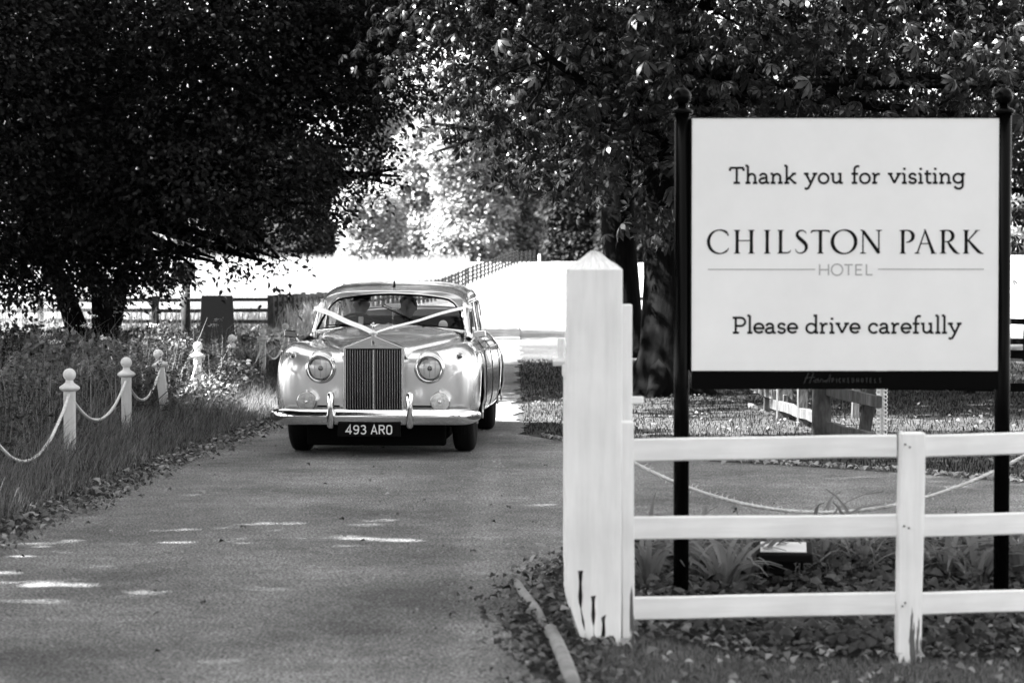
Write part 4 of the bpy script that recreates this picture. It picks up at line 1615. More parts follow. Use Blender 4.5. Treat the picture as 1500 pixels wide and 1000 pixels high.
mb = MB()
stations = [(.085, .24), (.088, .17), (.105, .105), (.145, .052), (.215, .018), (.32, 0), (.55, 0), (.8, 0), (1.1, 0), (1.5, 0), (2.0, 0), (2.6, 0), (3.2, 0), (3.7, 0), (4.1, 0), (4.5, 0), (4.8, 0.0), (5.0, .03), (5.12, .09), (5.2, .18)]
rings = []
for y, ins in stations:
    half = body_ring(y, ins)
    # the inner part of the nose falls back towards the grille
    pts = [(x, y + (.03 * (1 - min(1, x / .5)) if ins > .02 and y < 1 else 0), z) for x, z in half]
    left = [(-x, yy, z) for x, yy, z in pts[1:-1]]
    ring = pts + left[::-1]
    rings.append([mb.bm.verts.new(p) for p in ring])
n = len(rings[0])
for a, b in zip(rings[:-1], rings[1:]):
    for k in range(n):
        mb.bm.faces.new((a[k], a[(k + 1) % n], b[(k + 1) % n], b[k]))
for R, flip in ((rings[0], 0), (rings[-1], 1)):
    # quad cap: bottom points paired with top points
    right = [R[k] for k in range(13)]
    lft = [R[0]] + [R[(n - k) % n] for k in range(1, 12)] + [R[12]]
    for side in (right, lft):
        for k in range(5):
            mb.bm.faces.new((side[k], side[k + 1], side[11 - k], side[12 - k]))
        mb.bm.faces.new((side[5], side[6], side[7]))
body = mb.build('body', M['paint'], CAR, smooth=True)
body.data.materials.append(M['dark'])
add_mod(body, 'SUBSURF', levels=3, render_levels=3)


def cutter(y, x0, x1, r, seg=48):
    c = MB()
    c.lathe([(0, x0), (r, x0), (r, x1), (0, x1)], seg, origin=(0, y, .385), axis='X')
    o = c.build('cutter', M['dark'])
    for p in o.data.polygons:
        p.material_index = 0
    o.data.materials.clear()
    o.data.materials.append(M['paint'])
    o.data.materials.append(M['dark'])
    for p in o.data.polygons:
        p.material_index = 1
    o.location = CAR.location
    o.rotation_euler = CAR.rotation_euler
    return o


bpy.context.view_layer.update()
cuts = [cutter(y, x0, x1, r) for y, r in ((.86, .43), (3.98, .40)) for x0, x1 in ((.52, 1.2), (-1.2, -.52))]
bpy.context.view_layer.update()
for c in cuts:
    add_mod(body, 'BOOLEAN', operation='DIFFERENCE', object=c, solver='EXACT')
bake(body)
for c in cuts:
    bpy.data.objects.remove(c)
for md_attr in ('sharp_face',):
    pass
body.data.polygons.foreach_set('use_smooth', [p.material_index == 0 for p in body.data.polygons])

# arch lips
for s in (-1, 1):
    for yc, r in ((.86, .432), (3.98, .402)):
        pts = []
        for a in np.linspace(-14, 194, 26):
            y = yc + r * math.cos(math.radians(a))
            z = .385 + r * math.sin(math.radians(a))
            xo = ipl(y, [(0, (.92,)), (.5, (.93,)), (1.1, (.93,)), (1.5, (.92,)), (2.4, (.915,)), (3.2, (.935,)), (3.9, (.95,)), (4.5, (.935,)), (5.2, (.84,))])[0]
            dz = max(0, z - .77)
            ins = .0 if y > .34 else 0
            pts.append((s * (xo - .012 - dz * .25 - (.02 if z < .45 else 0)), y, z))
        mb = MB()
        mb.tube(pts, .012, 6)
        mb.build('arch_lip', M['paint'], CAR, smooth=True)

# bonnet
by = [.055, .12, .3, .6, .95, 1.25, 1.42]


def bonnet(i, j):
    y = by[i]
    t = (y - .055) / (1.42 - .055)
    u = (j - 6) / 6
    wx = .272 + (.70 - .272) * t ** .85
    zc = 1.088 + .082 * t ** .8
    ze = .992 + .085 * t
    x = u * wx
    au = abs(u)
    cr = (1 - au) if t < .001 else (1 - au ** (1.0 + 1.4 * min(1, t * 1.6)))
    z = ze + (zc - ze) * cr
    bow = .16 * (1 - au ** 2) * t ** 3      # the rear edge follows the curved screen
    return Vector((x, y - bow * 0.6, z))


mb = MB()
g1 = mb.grid(bonnet, len(by), 13)
for side in (0, 12):
    low = [mb.bm.verts.new(v[side].co + Vector((0, 0, -.10 - .02 * i))) for i, v in enumerate(g1)]
    for i in range(len(by) - 1):
        mb.bm.faces.new((g1[i][side], g1[i + 1][side], low[i + 1], low[i]))
o = mb.build('bonnet', M['paint'], CAR, smooth=True)
for e in o.data.edges:
    pass
add_mod(o, 'SUBSURF', levels=2, render_levels=2)
bake(o)
mb = MB()
mb.tube([bonnet(i, 6) + Vector((0, 0, .004)) for i in range(len(by))], .006, 6)
mb.build('bonnet_hinge', M['chrome'], CAR, smooth=True)

# radiator shell: chrome temple front with louvres
mb = MB()
W_, zt_, zp_, zb_ = .272, .985, 1.093, .375
out = [(-W_, zb_), (-W_, zt_), (0, zp_), (W_, zt_), (W_, zb_)]
inn = [(-W_ + .022, zb_), (-W_ + .022, zt_ - .012), (0, zt_ - .010), (W_ - .022, zt_ - .012), (W_ - .022, zb_)]
yf, yb = -.035, .10
vo = [mb.bm.verts.new((x, yf, z)) for x, z in out]
vi = [mb.bm.verts.new((x, yf, z)) for x, z in inn]
vob = [mb.bm.verts.new((x * 1.0, yb, z)) for x, z in out]
vib = [mb.bm.verts.new((x, yf + .07, z)) for x, z in inn]
for k in range(4):
    mb.bm.faces.new((vo[k], vo[k + 1], vi[k + 1], vi[k]))
    mb.bm.faces.new((vo[k], vob[k], vob[k + 1], vo[k + 1]))
    mb.bm.faces.new((vi[k], vi[k + 1], vib[k + 1], vib[k]))
o = mb.build('radiator_shell', M['chrome_dull'], CAR)
add_mod(o, 'BEVEL', width=.006, segments=3, limit_method='ANGLE')
bake(o)
mb = MB()
mb.box((0, .03, .68), (.52, .01, .62))
mb.build('grille_back', M['dark'], CAR)
mb = MB()
mb.box((0, -.005, zb_ - .005), (.56, .09, .022), bevel=.006)
mb.build('grille_sill', M['chrome'], CAR)
NL = 22
for k in range(NL):
    x = -.245 + .49 * (k + .5) / NL
    mb = MB()
    # slats lie at an angle, opposite on the two halves
    an = math.radians(32 if k < NL / 2 else -32)
    mb.box((x, -.012, (zb_ + zt_ - .02) / 2), (.010, .034, zt_ - zb_ - .018), rot=Euler((0, 0, 0)), bevel=.003)
    mb.build('louvre', M['louvre'], CAR)
mb = MB()
mb.box((0, -.022, (zb_ + zt_ - .02) / 2), (.010, .03, zt_ - zb_ - .018), bevel=.003)
mb.build('grille_mullion', M['chrome_dull'], CAR)
# badge: an upright plaque with two letters
mb = MB()
mb.box((0, -.040, 1.028), (.036, .008, .062), bevel=.003)
bdg = mb.build('badge', M['chrome_dull'], CAR)
RR = []
for dx, dz in ((-.004, .008), (.002, -.006)):
    RR += [[(dx - .007, 1.020 + dz - .010, .0016), (dx - .007, 1.020 + dz + .016, .0016)],
           [(dx - .007, 1.020 + dz + .015, .0016), (dx + .004, 1.020 + dz + .014, .0016), (dx + .006, 1.020 + dz + .009, .0016), (dx + .003, 1.020 + dz + .004, .0016), (dx - .006, 1.020 + dz + .003, .0016)],
           [(dx, 1.020 + dz + .003, .0016), (dx + .007, 1.020 + dz - .010, .0016)]]
o = link('lettering', stroke_mesh(RR), M['ink'], bdg)
o.location = (0, -.0443, .004)
# winged mascot leaning forward
mb = MB()
mb.lathe([(0, 1.085), (.022, 1.086), (.020, 1.10), (.010, 1.108), (.008, 1.115), (0, 1.115)], 14, origin=(0, -.01, 0))
mb.tube([(0, -.005, 1.11), (0, -.012, 1.14), (0, -.03, 1.172), (0, -.04, 1.192)], [.009, .012, .010, .006], 8)
mb.lathe([(0, 1.190), (.008, 1.194), (.009, 1.202), (.006, 1.211), (0, 1.213)], 10, origin=(0, -.045, 0))
for s in (-1, 1):
    mb.tube([(s * .006, -.028, 1.175), (s * .022, .005, 1.19), (s * .034, .045, 1.198), (s * .036, .075, 1.19)], [.004, .012, .014, .003], 6, flat=.35)
mb.build('mascot', M['chrome'], CAR, smooth=True)

# headlamps
for s in (-1, 1):
    hx, hz, hy = s * .492, .795, .075
    mb = MB()
    mb.lathe([(.158, .060), (.146, .030), (.136, .010), (.128, -.004), (.119, -.004)], 40, origin=(hx, hy, hz), axis='Y')
    nac = mb.build('headlamp_nacelle', M['paint'], CAR, smooth=True)
    mb = MB()
    mb.lathe([(.126, .004), (.126, -.026), (.118, -.038), (.108, -.036), (.104, -.020)], 40, origin=(hx, hy, hz), axis='Y')
    hl = mb.build('headlight', M['chrome'], CAR, smooth=True)
    mb = MB()
    mb.lathe([(.106, -.020), (.092, .018), (.068, .045), (.038, .062), (.0, .068)], 36, origin=(hx, hy, hz), axis='Y')
    mb.build('reflector', M['reflector'], hl, smooth=True)
    mb = MB()
    mb.lathe([(0, -.004), (.020, -.002), (.024, .02), (.012, .05), (0, .06)], 16, origin=(hx, hy, hz), axis='Y')
    mb.build('bulb_shield', M['louvre'], hl, smooth=True)
    mb = MB()
    for ang in (-.5, .0, .5):
        mb.box((hx + ang * .1, hy - .004, hz), (.003, .006, .17 - abs(ang) * .03))
    mb.build('lens_ribs', M['chrome_dull'], hl)
    mb = MB()
    mb.lathe([(.106, -.030), (.085, -.044), (.055, -.054), (.025, -.059), (0, -.060)], 36, origin=(hx, hy, hz), axis='Y')
    mb.build('lens', M['lens'], hl, smooth=True)
    # side lamp on the wing top
    mb = MB()
    mb.lathe([(0, -.045), (.018, -.040), (.027, -.022), (.030, 0), (.027, .05), (.012, .11), (0, .13)], 18, origin=(s * .752 + .008, .13, .908), axis='Y')
    sl = mb.build('side_light', M['chrome'], CAR, smooth=True)
    mb = MB()
    mb.lathe([(0, -.052), (.012, -.048), (.020, -.040), (.022, -.034)], 16, origin=(s * .752 + .008, .128, .908), axis='Y')
    mb.build('lens', M['louvre'], sl, smooth=True)
    # fog lamp standing on the bumper
    fx = s * .598
    mb = MB()
    mb.lathe([(.083, -.03), (.089, -.02), (.088, .0), (.06, .05), (.02, .075), (0, .08)], 30, origin=(fx, -.05, .505), axis='Y')
    mb.tube([(fx, -.02, .425), (fx, -.02, .36)], .012, 8)
    mb.lathe([(0, .60), (.008, .598), (.010, .590), (.006, .585)], 10, origin=(fx, -.05, .008))
    fo = mb.build('fog_lamp', M['chrome'], CAR, smooth=True)
    mb = MB()
    mb.lathe([(0, -.048), (.03, -.046), (.06, -.040), (.083, -.030)], 30, origin=(fx, -.05, .505), axis='Y')
    mb.build('lens', mat('fog_lens', .55 if s > 0 else .35, .18, var=.35, scale=30, bump=.5, bscale=60), fo, smooth=True)
    mb = MB()
    mb.lathe([(0, -.058), (.010, -.056), (.014, -.045)], 12, origin=(fx, -.05, .505), axis='Y')
    mb.build('lens_boss', M['chrome'], fo, smooth=True)
    # horn-slot mouldings beside the grille
    for z in (.455, .425):
        mb = MB()
        mb.box((s * .42, .072, z), (.20, .03, .014), bevel=.004)
        mb.build('slot', M['dark'], CAR)

# bumper, overriders, number plate


def bump_path(x):
    t = abs(x) / .955
    return -.175 + .045 * t ** 2 + .24 * max(0, t - .84) ** 1.6 / (.16 ** 1.6)


bx = [-.955, -.94, -.915, -.875, -.82, -.7, -.5, -.25, 0, .25, .5, .7, .82, .875, .915, .94, .955]
prof = [(.03, -.075), (.0, -.074), (-.020, -.060), (-.034, -.03), (-.038, 0), (-.034, .03), (-.020, .056), (.0, .068), (.03, .07), (.03, .05), (.01, .0), (.03, -.05)]
mb = MB()


def bfn(i, j):
    x = bx[i]
    t = abs(x) / .955
    k = 1.0 if t < .86 else max(.30, math.sqrt(max(0, 1 - ((t - .86) / .145) ** 2)))
    d, z = prof[i_wrap(j)]
    return Vector((x, bump_path(x) + d * k, .375 + z * k))


def i_wrap(j):
    return j % len(prof)


mb.grid(bfn, len(bx), len(prof) + 1)
bmesh.ops.remove_doubles(mb.bm, verts=mb.bm.verts, dist=1e-5)
bmesh.ops.holes_fill(mb.bm, edges=mb.bm.edges)
o = mb.build('bumper', M['chrome'], CAR, smooth=True)
add_mod(o, 'SUBSURF', levels=2, render_levels=2)
bake(o)
for s in (-1, 1):
    x = s * .352 - .012
    mb = MB()
    secs = [(.275, .018, .02), (.29, .032, .035), (.34, .036, .045), (.42, .033, .05), (.50, .032, .05), (.555, .034, .045), (.585, .030, .035), (.60, .016, .018)]
    rr = []
    for z, hx, hy in secs:
        rr.append([mb.bm.verts.new((x + hx * math.cos(a), -.225 + .15 * (z - .43) ** 2 + hy * math.sin(a), z)) for a in np.linspace(0, 2 * PI, 17)[:-1]])
    for a, b in zip(rr[:-1], rr[1:]):
        for k in range(16):
            mb.bm.faces.new((a[k], a[(k + 1) % 16], b[(k + 1) % 16], b[k]))
    mb.bm.faces.new(rr[0][::-1])
    mb.bm.faces.new(rr[-1])
    mb.build('overrider', M['chrome'], CAR, smooth=True)
mb = MB()
mb.box((-.022, -.205, .262), (.56, .012, .118), bevel=.003)
plate = mb.build('number_plate', M['plate'], CAR)
w = .0055
NUM = {'4': (.62, [[(.42, 0), (.42, 1), (.0, .28), (.60, .28)]]),
       '9': (.62, [arc(.30, .70, .25, .26, 0, 360, 16), [(.55, .70), (.54, .40), (.44, .10), (.22, .03), (.06, .12)]]),
       '3': (.62, [[(.05, .85)] + arc(.28, .74, .22, .22, 130, -70, 10) + [(.26, .53)], [(.26, .53)] + arc(.28, .28, .26, .25, 70, -150, 12)]),
       'A': (.66, [[(.0, 0), (.30, 1), (.60, 0)], [(.13, .32), (.48, .32)]]),
       'R': (.64, [[(.05, 0), (.05, .97), (.36, .97)] + arc(.36, .74, .20, .23, 80, -80, 8) + [(.06, .50)], [(.30, .50), (.58, 0)]]),
       'O': (.64, [[(.30, .98), (.16, .95), (.06, .82), (.05, .5), (.06, .18), (.16, .05), (.30, .02), (.44, .05), (.54, .18), (.55, .5), (.54, .82), (.44, .95), (.30, .98)]])}
pl, x = [], 0.0
for ch in '493 ARO':
    if ch == ' ':
        x += .36
        continue
    for s in NUM[ch][1]:
        pl.append([(x + a, b_) for a, b_ in s])
    x += NUM[ch][0] + .13
k = .425 / x
pl = [[(-.228 + a * k, .224 + b_ * .079, w) for a, b_ in s] for s in pl]
o = link('lettering', stroke_mesh(pl, .002), M['silver'], plate)
o.location = (0, -.2112, 0)

# wheels
for s in (-1, 1):
    for yc in (.86, 3.98):
        mb = MB()
        tw = .098
        prof_t = [(.215, -tw * .75), (.26, -tw), (.33, -tw * 1.02), (.368, -tw * .86), (.383, -tw * .6), (.386, 0), (.383, tw * .6), (.368, tw * .86), (.33, tw * 1.02), (.26, tw), (.215, tw * .75)]
        mb.lathe(prof_t, 44, origin=(s * .758, yc, .386), axis='X')
        wh = mb.build('wheel', M['tyre'], CAR, smooth=True)
        # tread grooves
        mb = MB()
        for gxx in (-.045, -.015, .015, .045):
            mb.lathe([(.3862, gxx - .004), (.3885, gxx), (.3862, gxx + .004)], 44, origin=(s * .758, yc, .386), axis='X')
        mb.build('tread', M['tyre'], wh, smooth=True)
        mb = MB()
        q = s
        mb.lathe([(.22, q * .062), (.205, q * .078), (.17, q * .070), (.13, q * .082), (.09, q * .10), (.05, q * .108), (0, q * .110)], 32, origin=(s * .758, yc, .386), axis='X')
        mb.build('hub_cap', M['chrome'], wh, smooth=True)
# axle, sump and exhaust, plus dark trays standing in for under-car shade
mb = MB()
mb.tube([(-.66, .86, .33), (.66, .86, .33)], .035, 8)
mb.box((0, .9, .30), (.42, .7, .14), bevel=.03)
mb.box((0, 2.4, .27), (.9, 3.0, .08), bevel=.02)
mb.tube([(-.66, 3.98, .36), (.66, 3.98, .36)], .05, 8)
mb.lathe([(0, -.12), (.12, -.08), (.14, 0), (.12, .08), (0, .12)], 12, origin=(0, 3.98, .36), axis='Y')
mb.box((0, .22, .215), (1.26, .10, .24), bevel=.02)  # from here on, dark boxes added to imitate the shade beneath
mb.box((0, .9, .16), (1.2, 1.2, .10), bevel=.02)
mb.box((0, 1.9, .22), (1.25, 1.2, .14), bevel=.02)
mb.build('chassis_shade_trays', M['dark'], CAR)

# cabin: roof with screen opening, glass, pillars
ry_ = [1.80, 1.90, 2.10, 2.5, 2.95, 3.3, 3.58, 3.80, 4.02, 4.22, 4.36]
rtop = [1.478, 1.512, 1.548, 1.575, 1.572, 1.545, 1.495, 1.43, 1.335, 1.21, 1.09]
rbot = [1.335, 1.345, 1.36, 1.37, 1.37, 1.36, 1.30, 1.20, 1.12, 1.08, 1.05]
rwid = [.682, .695, .712, .725, .728, .72, .715, .715, .72, .72, .70]


def roof_pt(y, u):
    """u from -1 (left drip) to 1 (right drip)"""
    top, bot, wd = (float(np.interp(y, ry_, t)) for t in (rtop, rbot, rwid))
    a = (u + 1) / 2 * PI
    cx, sz = -math.cos(a), math.sin(a)
    x = wd * math.copysign(abs(cx) ** .62, cx)
    z = bot + (top - bot) * sz ** .62
    bow = .055 * (1 - cx * cx) * max(0, 1 - (y - 1.80) / .5)
    return Vector((x, y - bow, z))


us = np.linspace(-1, 1, 25)
ysr = [1.80, 1.84, 1.92, 2.05, 2.3, 2.6, 2.95, 3.2, 3.4, 3.58, 3.70, 3.82, 3.94, 4.06, 4.2, 4.30, 4.36]
mb = MB()
gr = [[mb.bm.verts.new(roof_pt(y, u)) for u in us] for y in ysr]
rear_cells = []
for i in range(len(ysr) - 1):
    for j in range(24):
        if 3.69 < ysr[i] < 4.05 and 5 <= j <= 18:
            rear_cells.append((i, j))
            continue
        mb.bm.faces.new((gr[i][j], gr[i + 1][j], gr[i + 1][j + 1], gr[i][j + 1]))
roof = mb.build('roof', M['paint'], CAR, smooth=True)
add_mod(roof, 'SUBSURF', levels=1, render_levels=1)
add_mod(roof, 'SOLIDIFY', thickness=.012, offset=-1)
bake(roof)
mb = MB()
cache = {}


def gv(i, j):
    if (i, j) not in cache:
        p = roof_pt(ysr[i], us[j])
        cache[(i, j)] = mb.bm.verts.new(p + Vector((0, -.006, -.006)))
    return cache[(i, j)]


for i, j in rear_cells:
    mb.bm.faces.new((gv(i, j), gv(i + 1, j), gv(i + 1, j + 1), gv(i, j + 1)))
mb.build('rear_window', M['glass'], CAR, smooth=True)


def belt(y):
    return float(np.interp(y, [1.2, 1.5, 2.4, 3.6, 4.3], [.735, .755, .775, .765, .72]))


# windscreen outline in the plane of the glass
def ws(u, v):
    """u -1..1 across, v 0 bottom .. 1 top"""
    top = roof_pt(1.80, np.interp(u, [-1, 1], [-.80, .80]))
    bu = u * .705
    yb = 1.46 - .17 * (1 - u * u)
    zb = 1.158 - .052 * abs(u) ** 2.2
    bot = Vector((bu, yb, zb))
    tp = Vector((u * .645, top.y - .0, top.z - .028 - .004))
    # rounded upper corners
    au = abs(u)
    if au > .80:
        tp.z -= .085 * ((au - .80) / .20) ** 2
    p = bot.lerp(tp, v)
    p.y -= .02 * math.sin(PI * v)
    return p


mb = MB()
mb.grid(lambda i, j: ws(-1 + 2 * i / 24, j / 8), 25, 9)
mb.build('windscreen', M['glass'], CAR, smooth=True)
loop = [ws(-1 + 2 * i / 24, 0) for i in range(25)] + [ws(1, j / 8) for j in range(1, 8)] + [ws(1 - 2 * i / 24, 1) for i in range(25)] + [ws(-1, 1 - j / 8) for j in range(1, 8)]
mb = MB()
mb.tube(loop + [loop[0], loop[1]], .012, 8, cap=False)
mb.build('screen_rubber', M['dark'], CAR, smooth=True)
mb = MB()
mb.tube([p + Vector((0, -.012, (.010 if p.z > 1.3 else -.008))) * 1.0 + Vector((.014 if p.x > .6 else (-.014 if p.x < -.6 else 0), 0, 0)) for p in loop + [loop[0]]], .007, 6, cap=False)
mb.build('screen_trim', M['chrome'], CAR, smooth=True)
# scuttle between bonnet and screen
mb = MB()


def scut(i, j):
    u = -1 + 2 * i / 24
    p = ws(u, 0)
    f = j / 4
    q = Vector((u * .705, 1.40 - .10 * (1 - u * u), 1.166 - .085 * abs(u) ** 2.2))
    r = p.lerp(q, f)
    return r + Vector((0, -.01 * f, -.004))


mb.grid(scut, 25, 5)
mb.build('scuttle', M['paint'], CAR, smooth=True)

for s in (-1, 1):
    # front pillar
    mb = MB()
    A0, A1 = Vector((s * .742, 1.47, 1.03)), Vector((s * .690, 1.82, 1.375))
    pts = [A0.lerp(A1, t) + Vector((0, -.02 * math.sin(PI * t), 0)) for t in np.linspace(0, 1, 8)]
    mb.tube(pts, [.036, .034, .031, .030, .030, .031, .034, .038], 10)
    mb.build('pillar', M['paint'], CAR, smooth=True)
    # corner between pillar, screen and roof
    mb = MB()

    def corner(i, j):
        v = .0 + i / 10
        a = ws(s * 1.0, v)
        b = A0.lerp(A1, v)
        return a.lerp(b, j / 3) + Vector((0, -.006, 0))
    mb.grid(corner, 11, 4)
    mb.build('pillar_face', M['paint'], CAR, smooth=True)
    # header strip under the roof front
    mb = MB()

    def hdr(i, j):
        u = s * i / 14
        a = ws(u, 1.0)
        b = roof_pt(1.80, u)
        if i == 14:
            b = A1 + Vector((0, -.01, .02))
        return a.lerp(b, j / 3) + Vector((0, -.004, 0))
    mb.grid(hdr, 15, 4)
    mb.build('header', M['paint'], CAR, smooth=True)
    # rear pillars and the side windows between them
    for y0, w0 in ((2.55, .05), (3.42, .06)):
        mb = MB()
        q0 = Vector((s * (belt(y0) - .012), y0, 1.03))
        q1 = Vector((s * (float(np.interp(y0, ry_, rwid)) - .012), y0 + .03, float(np.interp(y0, ry_, rbot)) + .01))
        mb.box((q0 + q1) / 2, (.028, w0, (q1 - q0).length), rot=Euler((0, math.atan2(q1.x - q0.x, q1.z - q0.z), 0)), bevel=.005)
        mb.build('pillar', M['paint'], CAR)
    for y0, y1 in ((1.62, 2.52), (2.59, 3.38)):
        def sw(i, j, dx=0.0):
            y = y0 + (y1 - y0) * i / 8
            zb = 1.055
            zt = float(np.interp(y, ry_, rbot)) + .004
            if y < 1.80:
                zt = 1.375 - (1.82 - y) * .95
            x0, x1 = belt(y) - .014, float(np.interp(y, ry_, rwid)) - .014
            f = j / 4
            return Vector((s * (x0 + (x1 - x0) * f + dx), y, zb + (zt - zb) * f))
        mb = MB()
        mb.grid(sw, 9, 5)
        win = mb.build('side_window', M['glass'], CAR, smooth=True)
        mb = MB()
        lp = [sw(i, 0, .006) for i in range(9)] + [sw(8, j, .006) for j in range(1, 4)] + [sw(8 - i, 4, .006) for i in range(9)] + [sw(0, 4 - j, .006) for j in range(1, 4)]
        mb.tube(lp + [lp[0]], .010, 6, cap=False)
        mb.build('frame', M['chrome'], win, smooth=True)
    # drip rail
    mb = MB()
    mb.tube([A1 + Vector((s * .02, 0, 0))] + [roof_pt(y, s) + Vector((s * .008, 0, .004)) for y in (1.95, 2.1, 2.5, 2.95, 3.3, 3.58, 3.8)], .009, 6)
    mb.build('drip_rail', M['chrome'], CAR, smooth=True)
    # waist: the flat shoulder under the side windows
    mb = MB()

    def shoulder(i, j):
        y = 1.30 + (4.4 - 1.30) * i / 16
        a = Vector((s * (belt(max(1.3, y)) - .03), y, 1.062))
        hb = body_half(y)
        b = Vector((s * (hb[9][0]), y, hb[9][1] - .015))
        f = j / 4
        p = a.lerp(b, f)
        p.z += .02 * math.sin(PI * f)
        return p
    mb.grid(shoulder, 17, 5)
    mb.build('waist', M['paint'], CAR, smooth=True)
    # door handle and mirror
    mb = MB()
    mb.tube([(s * .905, 1.95, .90), (s * .925, 1.95, .90), (s * .925, 2.10, .90), (s * .905, 2.10, .90)], .009, 6)
    mb.build('door_handle', M['chrome'], CAR, smooth=True)
    mb = MB()
    mb.tube([(s * .80, .98, 1.0), (s * .835, .96, 1.045), (s * .86, .95, 1.075)], .009, 8)
    mr = mb.build('wing_mirror', M['chrome'], CAR, smooth=True)
    mb = MB()
    mb.box((s * .885, .955, 1.083), (.125, .03, .070), rot=Euler((0, s * math.radians(-6), s * math.radians(8))), bevel=.012)
    mb.build('mirror_head', M['louvre'] if s < 0 else M['chrome'], mr)
    # swage moulding along the flank
    mb = MB()
    pts = []
    for y in np.linspace(.5, 3.5, 16):
        hb = body_half(y)
        pts.append((s * (hb[8][0] + .013), y, hb[8][1] + .005))
    mb.tube(pts, .007, 6)
    mb.build('side_moulding', M['chrome'], CAR, smooth=True)
    # door shut lines
    for y0 in (1.56, 2.56, 3.45):
        mb = MB()
        pts = []
        for k in range(4, 10):
            hb = body_half(y0)
            pts.append((s * (hb[k][0] + .0005 + .002), y0, hb[k][1]))
        mb.tube(pts, .004, 5)
        mb.build('shut_line', M['dark'], CAR)

# aerial on the roof
mb = MB()
rp = roof_pt(1.93, 0)
mb.tube([rp + Vector((0, -.02, -.005)), rp + Vector((0, -.02, .055))], [.014, .007], 8)
mb.tube([rp + Vector((0, -.02, .05)), rp + Vector((-.01, 0, .13)), rp + Vector((.01, .06, .20)), rp + Vector((.05, .14, .235))], .0022, 5)
mb.build('aerial', M['black'], CAR, smooth=True)
# wipers
for (x0, x1, zz) in ((-.23, -.52, .045), (.33, -.02, .17)):
    u0, u1 = x0 / .70, x1 / .67
    a = ws(u0, 0) + Vector((0, -.04, .0))
    b = ws(u1, .10 if x0 < 0 else .52) + Vector((0, -.02, 0))
    mb = MB()
    mb.lathe([(0, -.015), (.016, -.01), (.016, .012), (0, .02)], 10, origin=a)
    mb.tube([a, a.lerp(b, .5) + Vector((0, -.012, .01)), b], .0042, 6)
    mb.tube([a.lerp(b, .35), b + (b - a) * .18], .005, 6)
    mb.build('wiper', M['dark'], CAR)

# inside
mb = MB()
mb.box((0, 1.72, 1.035), (1.34, .24, .13), bevel=.04)
mb.build('dashboard', M['leather'], CAR)
for x in (-.36, .36):
    mb = MB()
    mb.box((x, 2.50, .86), (.60, .17, .72), rot=Euler((math.radians(-12), 0, 0)), bevel=.06)
    mb.box((x, 2.25, .60), (.60, .55, .18), bevel=.06)
    mb.build('seat', M['leather'], CAR)
mb = MB()
mb.box((0, 3.45, .86), (1.30, .20, .70), rot=Euler((math.radians(-14), 0, 0)), bevel=.06)
mb.box((0, 3.12, .55), (1.30, .6, .2), bevel=.06)
mb.build('rear_seat', M['leather'], CAR)
mb = MB()
c = Vector((-.36, 1.86, 1.075))
tilt = Euler((math.radians(-62), 0, 0)).to_matrix()
ringp = [c + tilt @ Vector((math.cos(a) * .205, math.sin(a) * .205, 0)) for a in np.linspace(0, 2 * PI, 33)]
mb.tube(ringp, .012, 8, cap=False)
for a in (-.3, PI + .3, -PI / 2):
    mb.tube([c, c + tilt @ Vector((math.cos(a) * .2, math.sin(a) * .2, 0))], .008, 6)
mb.tube([c, c + Vector((0, -.25, -.12))], .02, 8)
mb.build('steering_wheel', M['black_matt'], CAR, smooth=True)
mb = MB()
mb.box((.005, 1.68, 1.335), (.145, .012, .052), bevel=.005)
im = mb.build('rear_view_mirror', M['chrome'], CAR)
mb = MB()
mb.tube([(.005, 1.685, 1.31), (.005, 1.70, 1.09)], .005, 6)
mb.build('stalk', M['chrome'], im)
mb = MB()
mb.lathe([(0, -.02), (.03, -.018), (.045, -.005), (.04, .02), (0, .04)], 20, origin=(.50, 1.56, 1.155), axis='Y')
mb.build('spot_lamp', mat('spot_glass', .6, .15), CAR, smooth=True)

# wedding ribbon: from the top of each front pillar to the mascot
CI = CAR.matrix_basis.copy()


def ribbon_strip(mb, pts, w0, w1, n=26, tw=.0):
    P = []
    for i in range(n):
        t = i / (n - 1) * (len(pts) - 1)
        k = min(int(t), len(pts) - 2)
        P.append(Vector(pts[k]).lerp(Vector(pts[k + 1]), t - k))
    prev = None
    for i, p in enumerate(P):
        t = i / (n - 1)
        d = (P[min(i + 1, n - 1)] - P[max(i - 1, 0)]).normalized()
        w = w0 + (w1 - w0) * t
        side = d.cross(Vector((0, -1, .35))).normalized()
        q = p + Vector((0, 0, .004 * math.sin(i * .9)))
        row = [mb.bm.verts.new(q + side * w * k / 2 + Vector((0, -.002 * (1 - k * k), 0))) for k in (-1, 0, 1)]
        if prev:
            for a in range(2):
                mb.bm.faces.new((prev[a], prev[a + 1], row[a + 1], row[a]))
        prev = row


mb = MB()
knot = Vector((.0, -.02, 1.118))
ribbon_strip(mb, [(-.725, 1.66, 1.325), (-.71, 1.58, 1.31), knot], .062, .044)
ribbon_strip(mb, [(.722, 1.68, 1.335), (.70, 1.60, 1.325), knot], .048, .018)
for s in (-1, 1):
    ribbon_strip(mb, [(s * .722, 1.66, 1.328), (s * .748, 1.74, 1.325), (s * .735, 1.86, 1.31)], .055, .05, 8)
mb.tube([(-.035, -.03, 1.112), (0, -.04, 1.122), (.035, -.03, 1.112)], [.012, .018, .012], 8)
o = mb.build('wedding_ribbon', M['ribbon'], None)
add_mod(o, 'SOLIDIFY', thickness=.0015)
bake(o)
o.matrix_basis = CI
tag(o, 'white wedding ribbon stretched in a V from the car pillars to the mascot', 'ribbon')


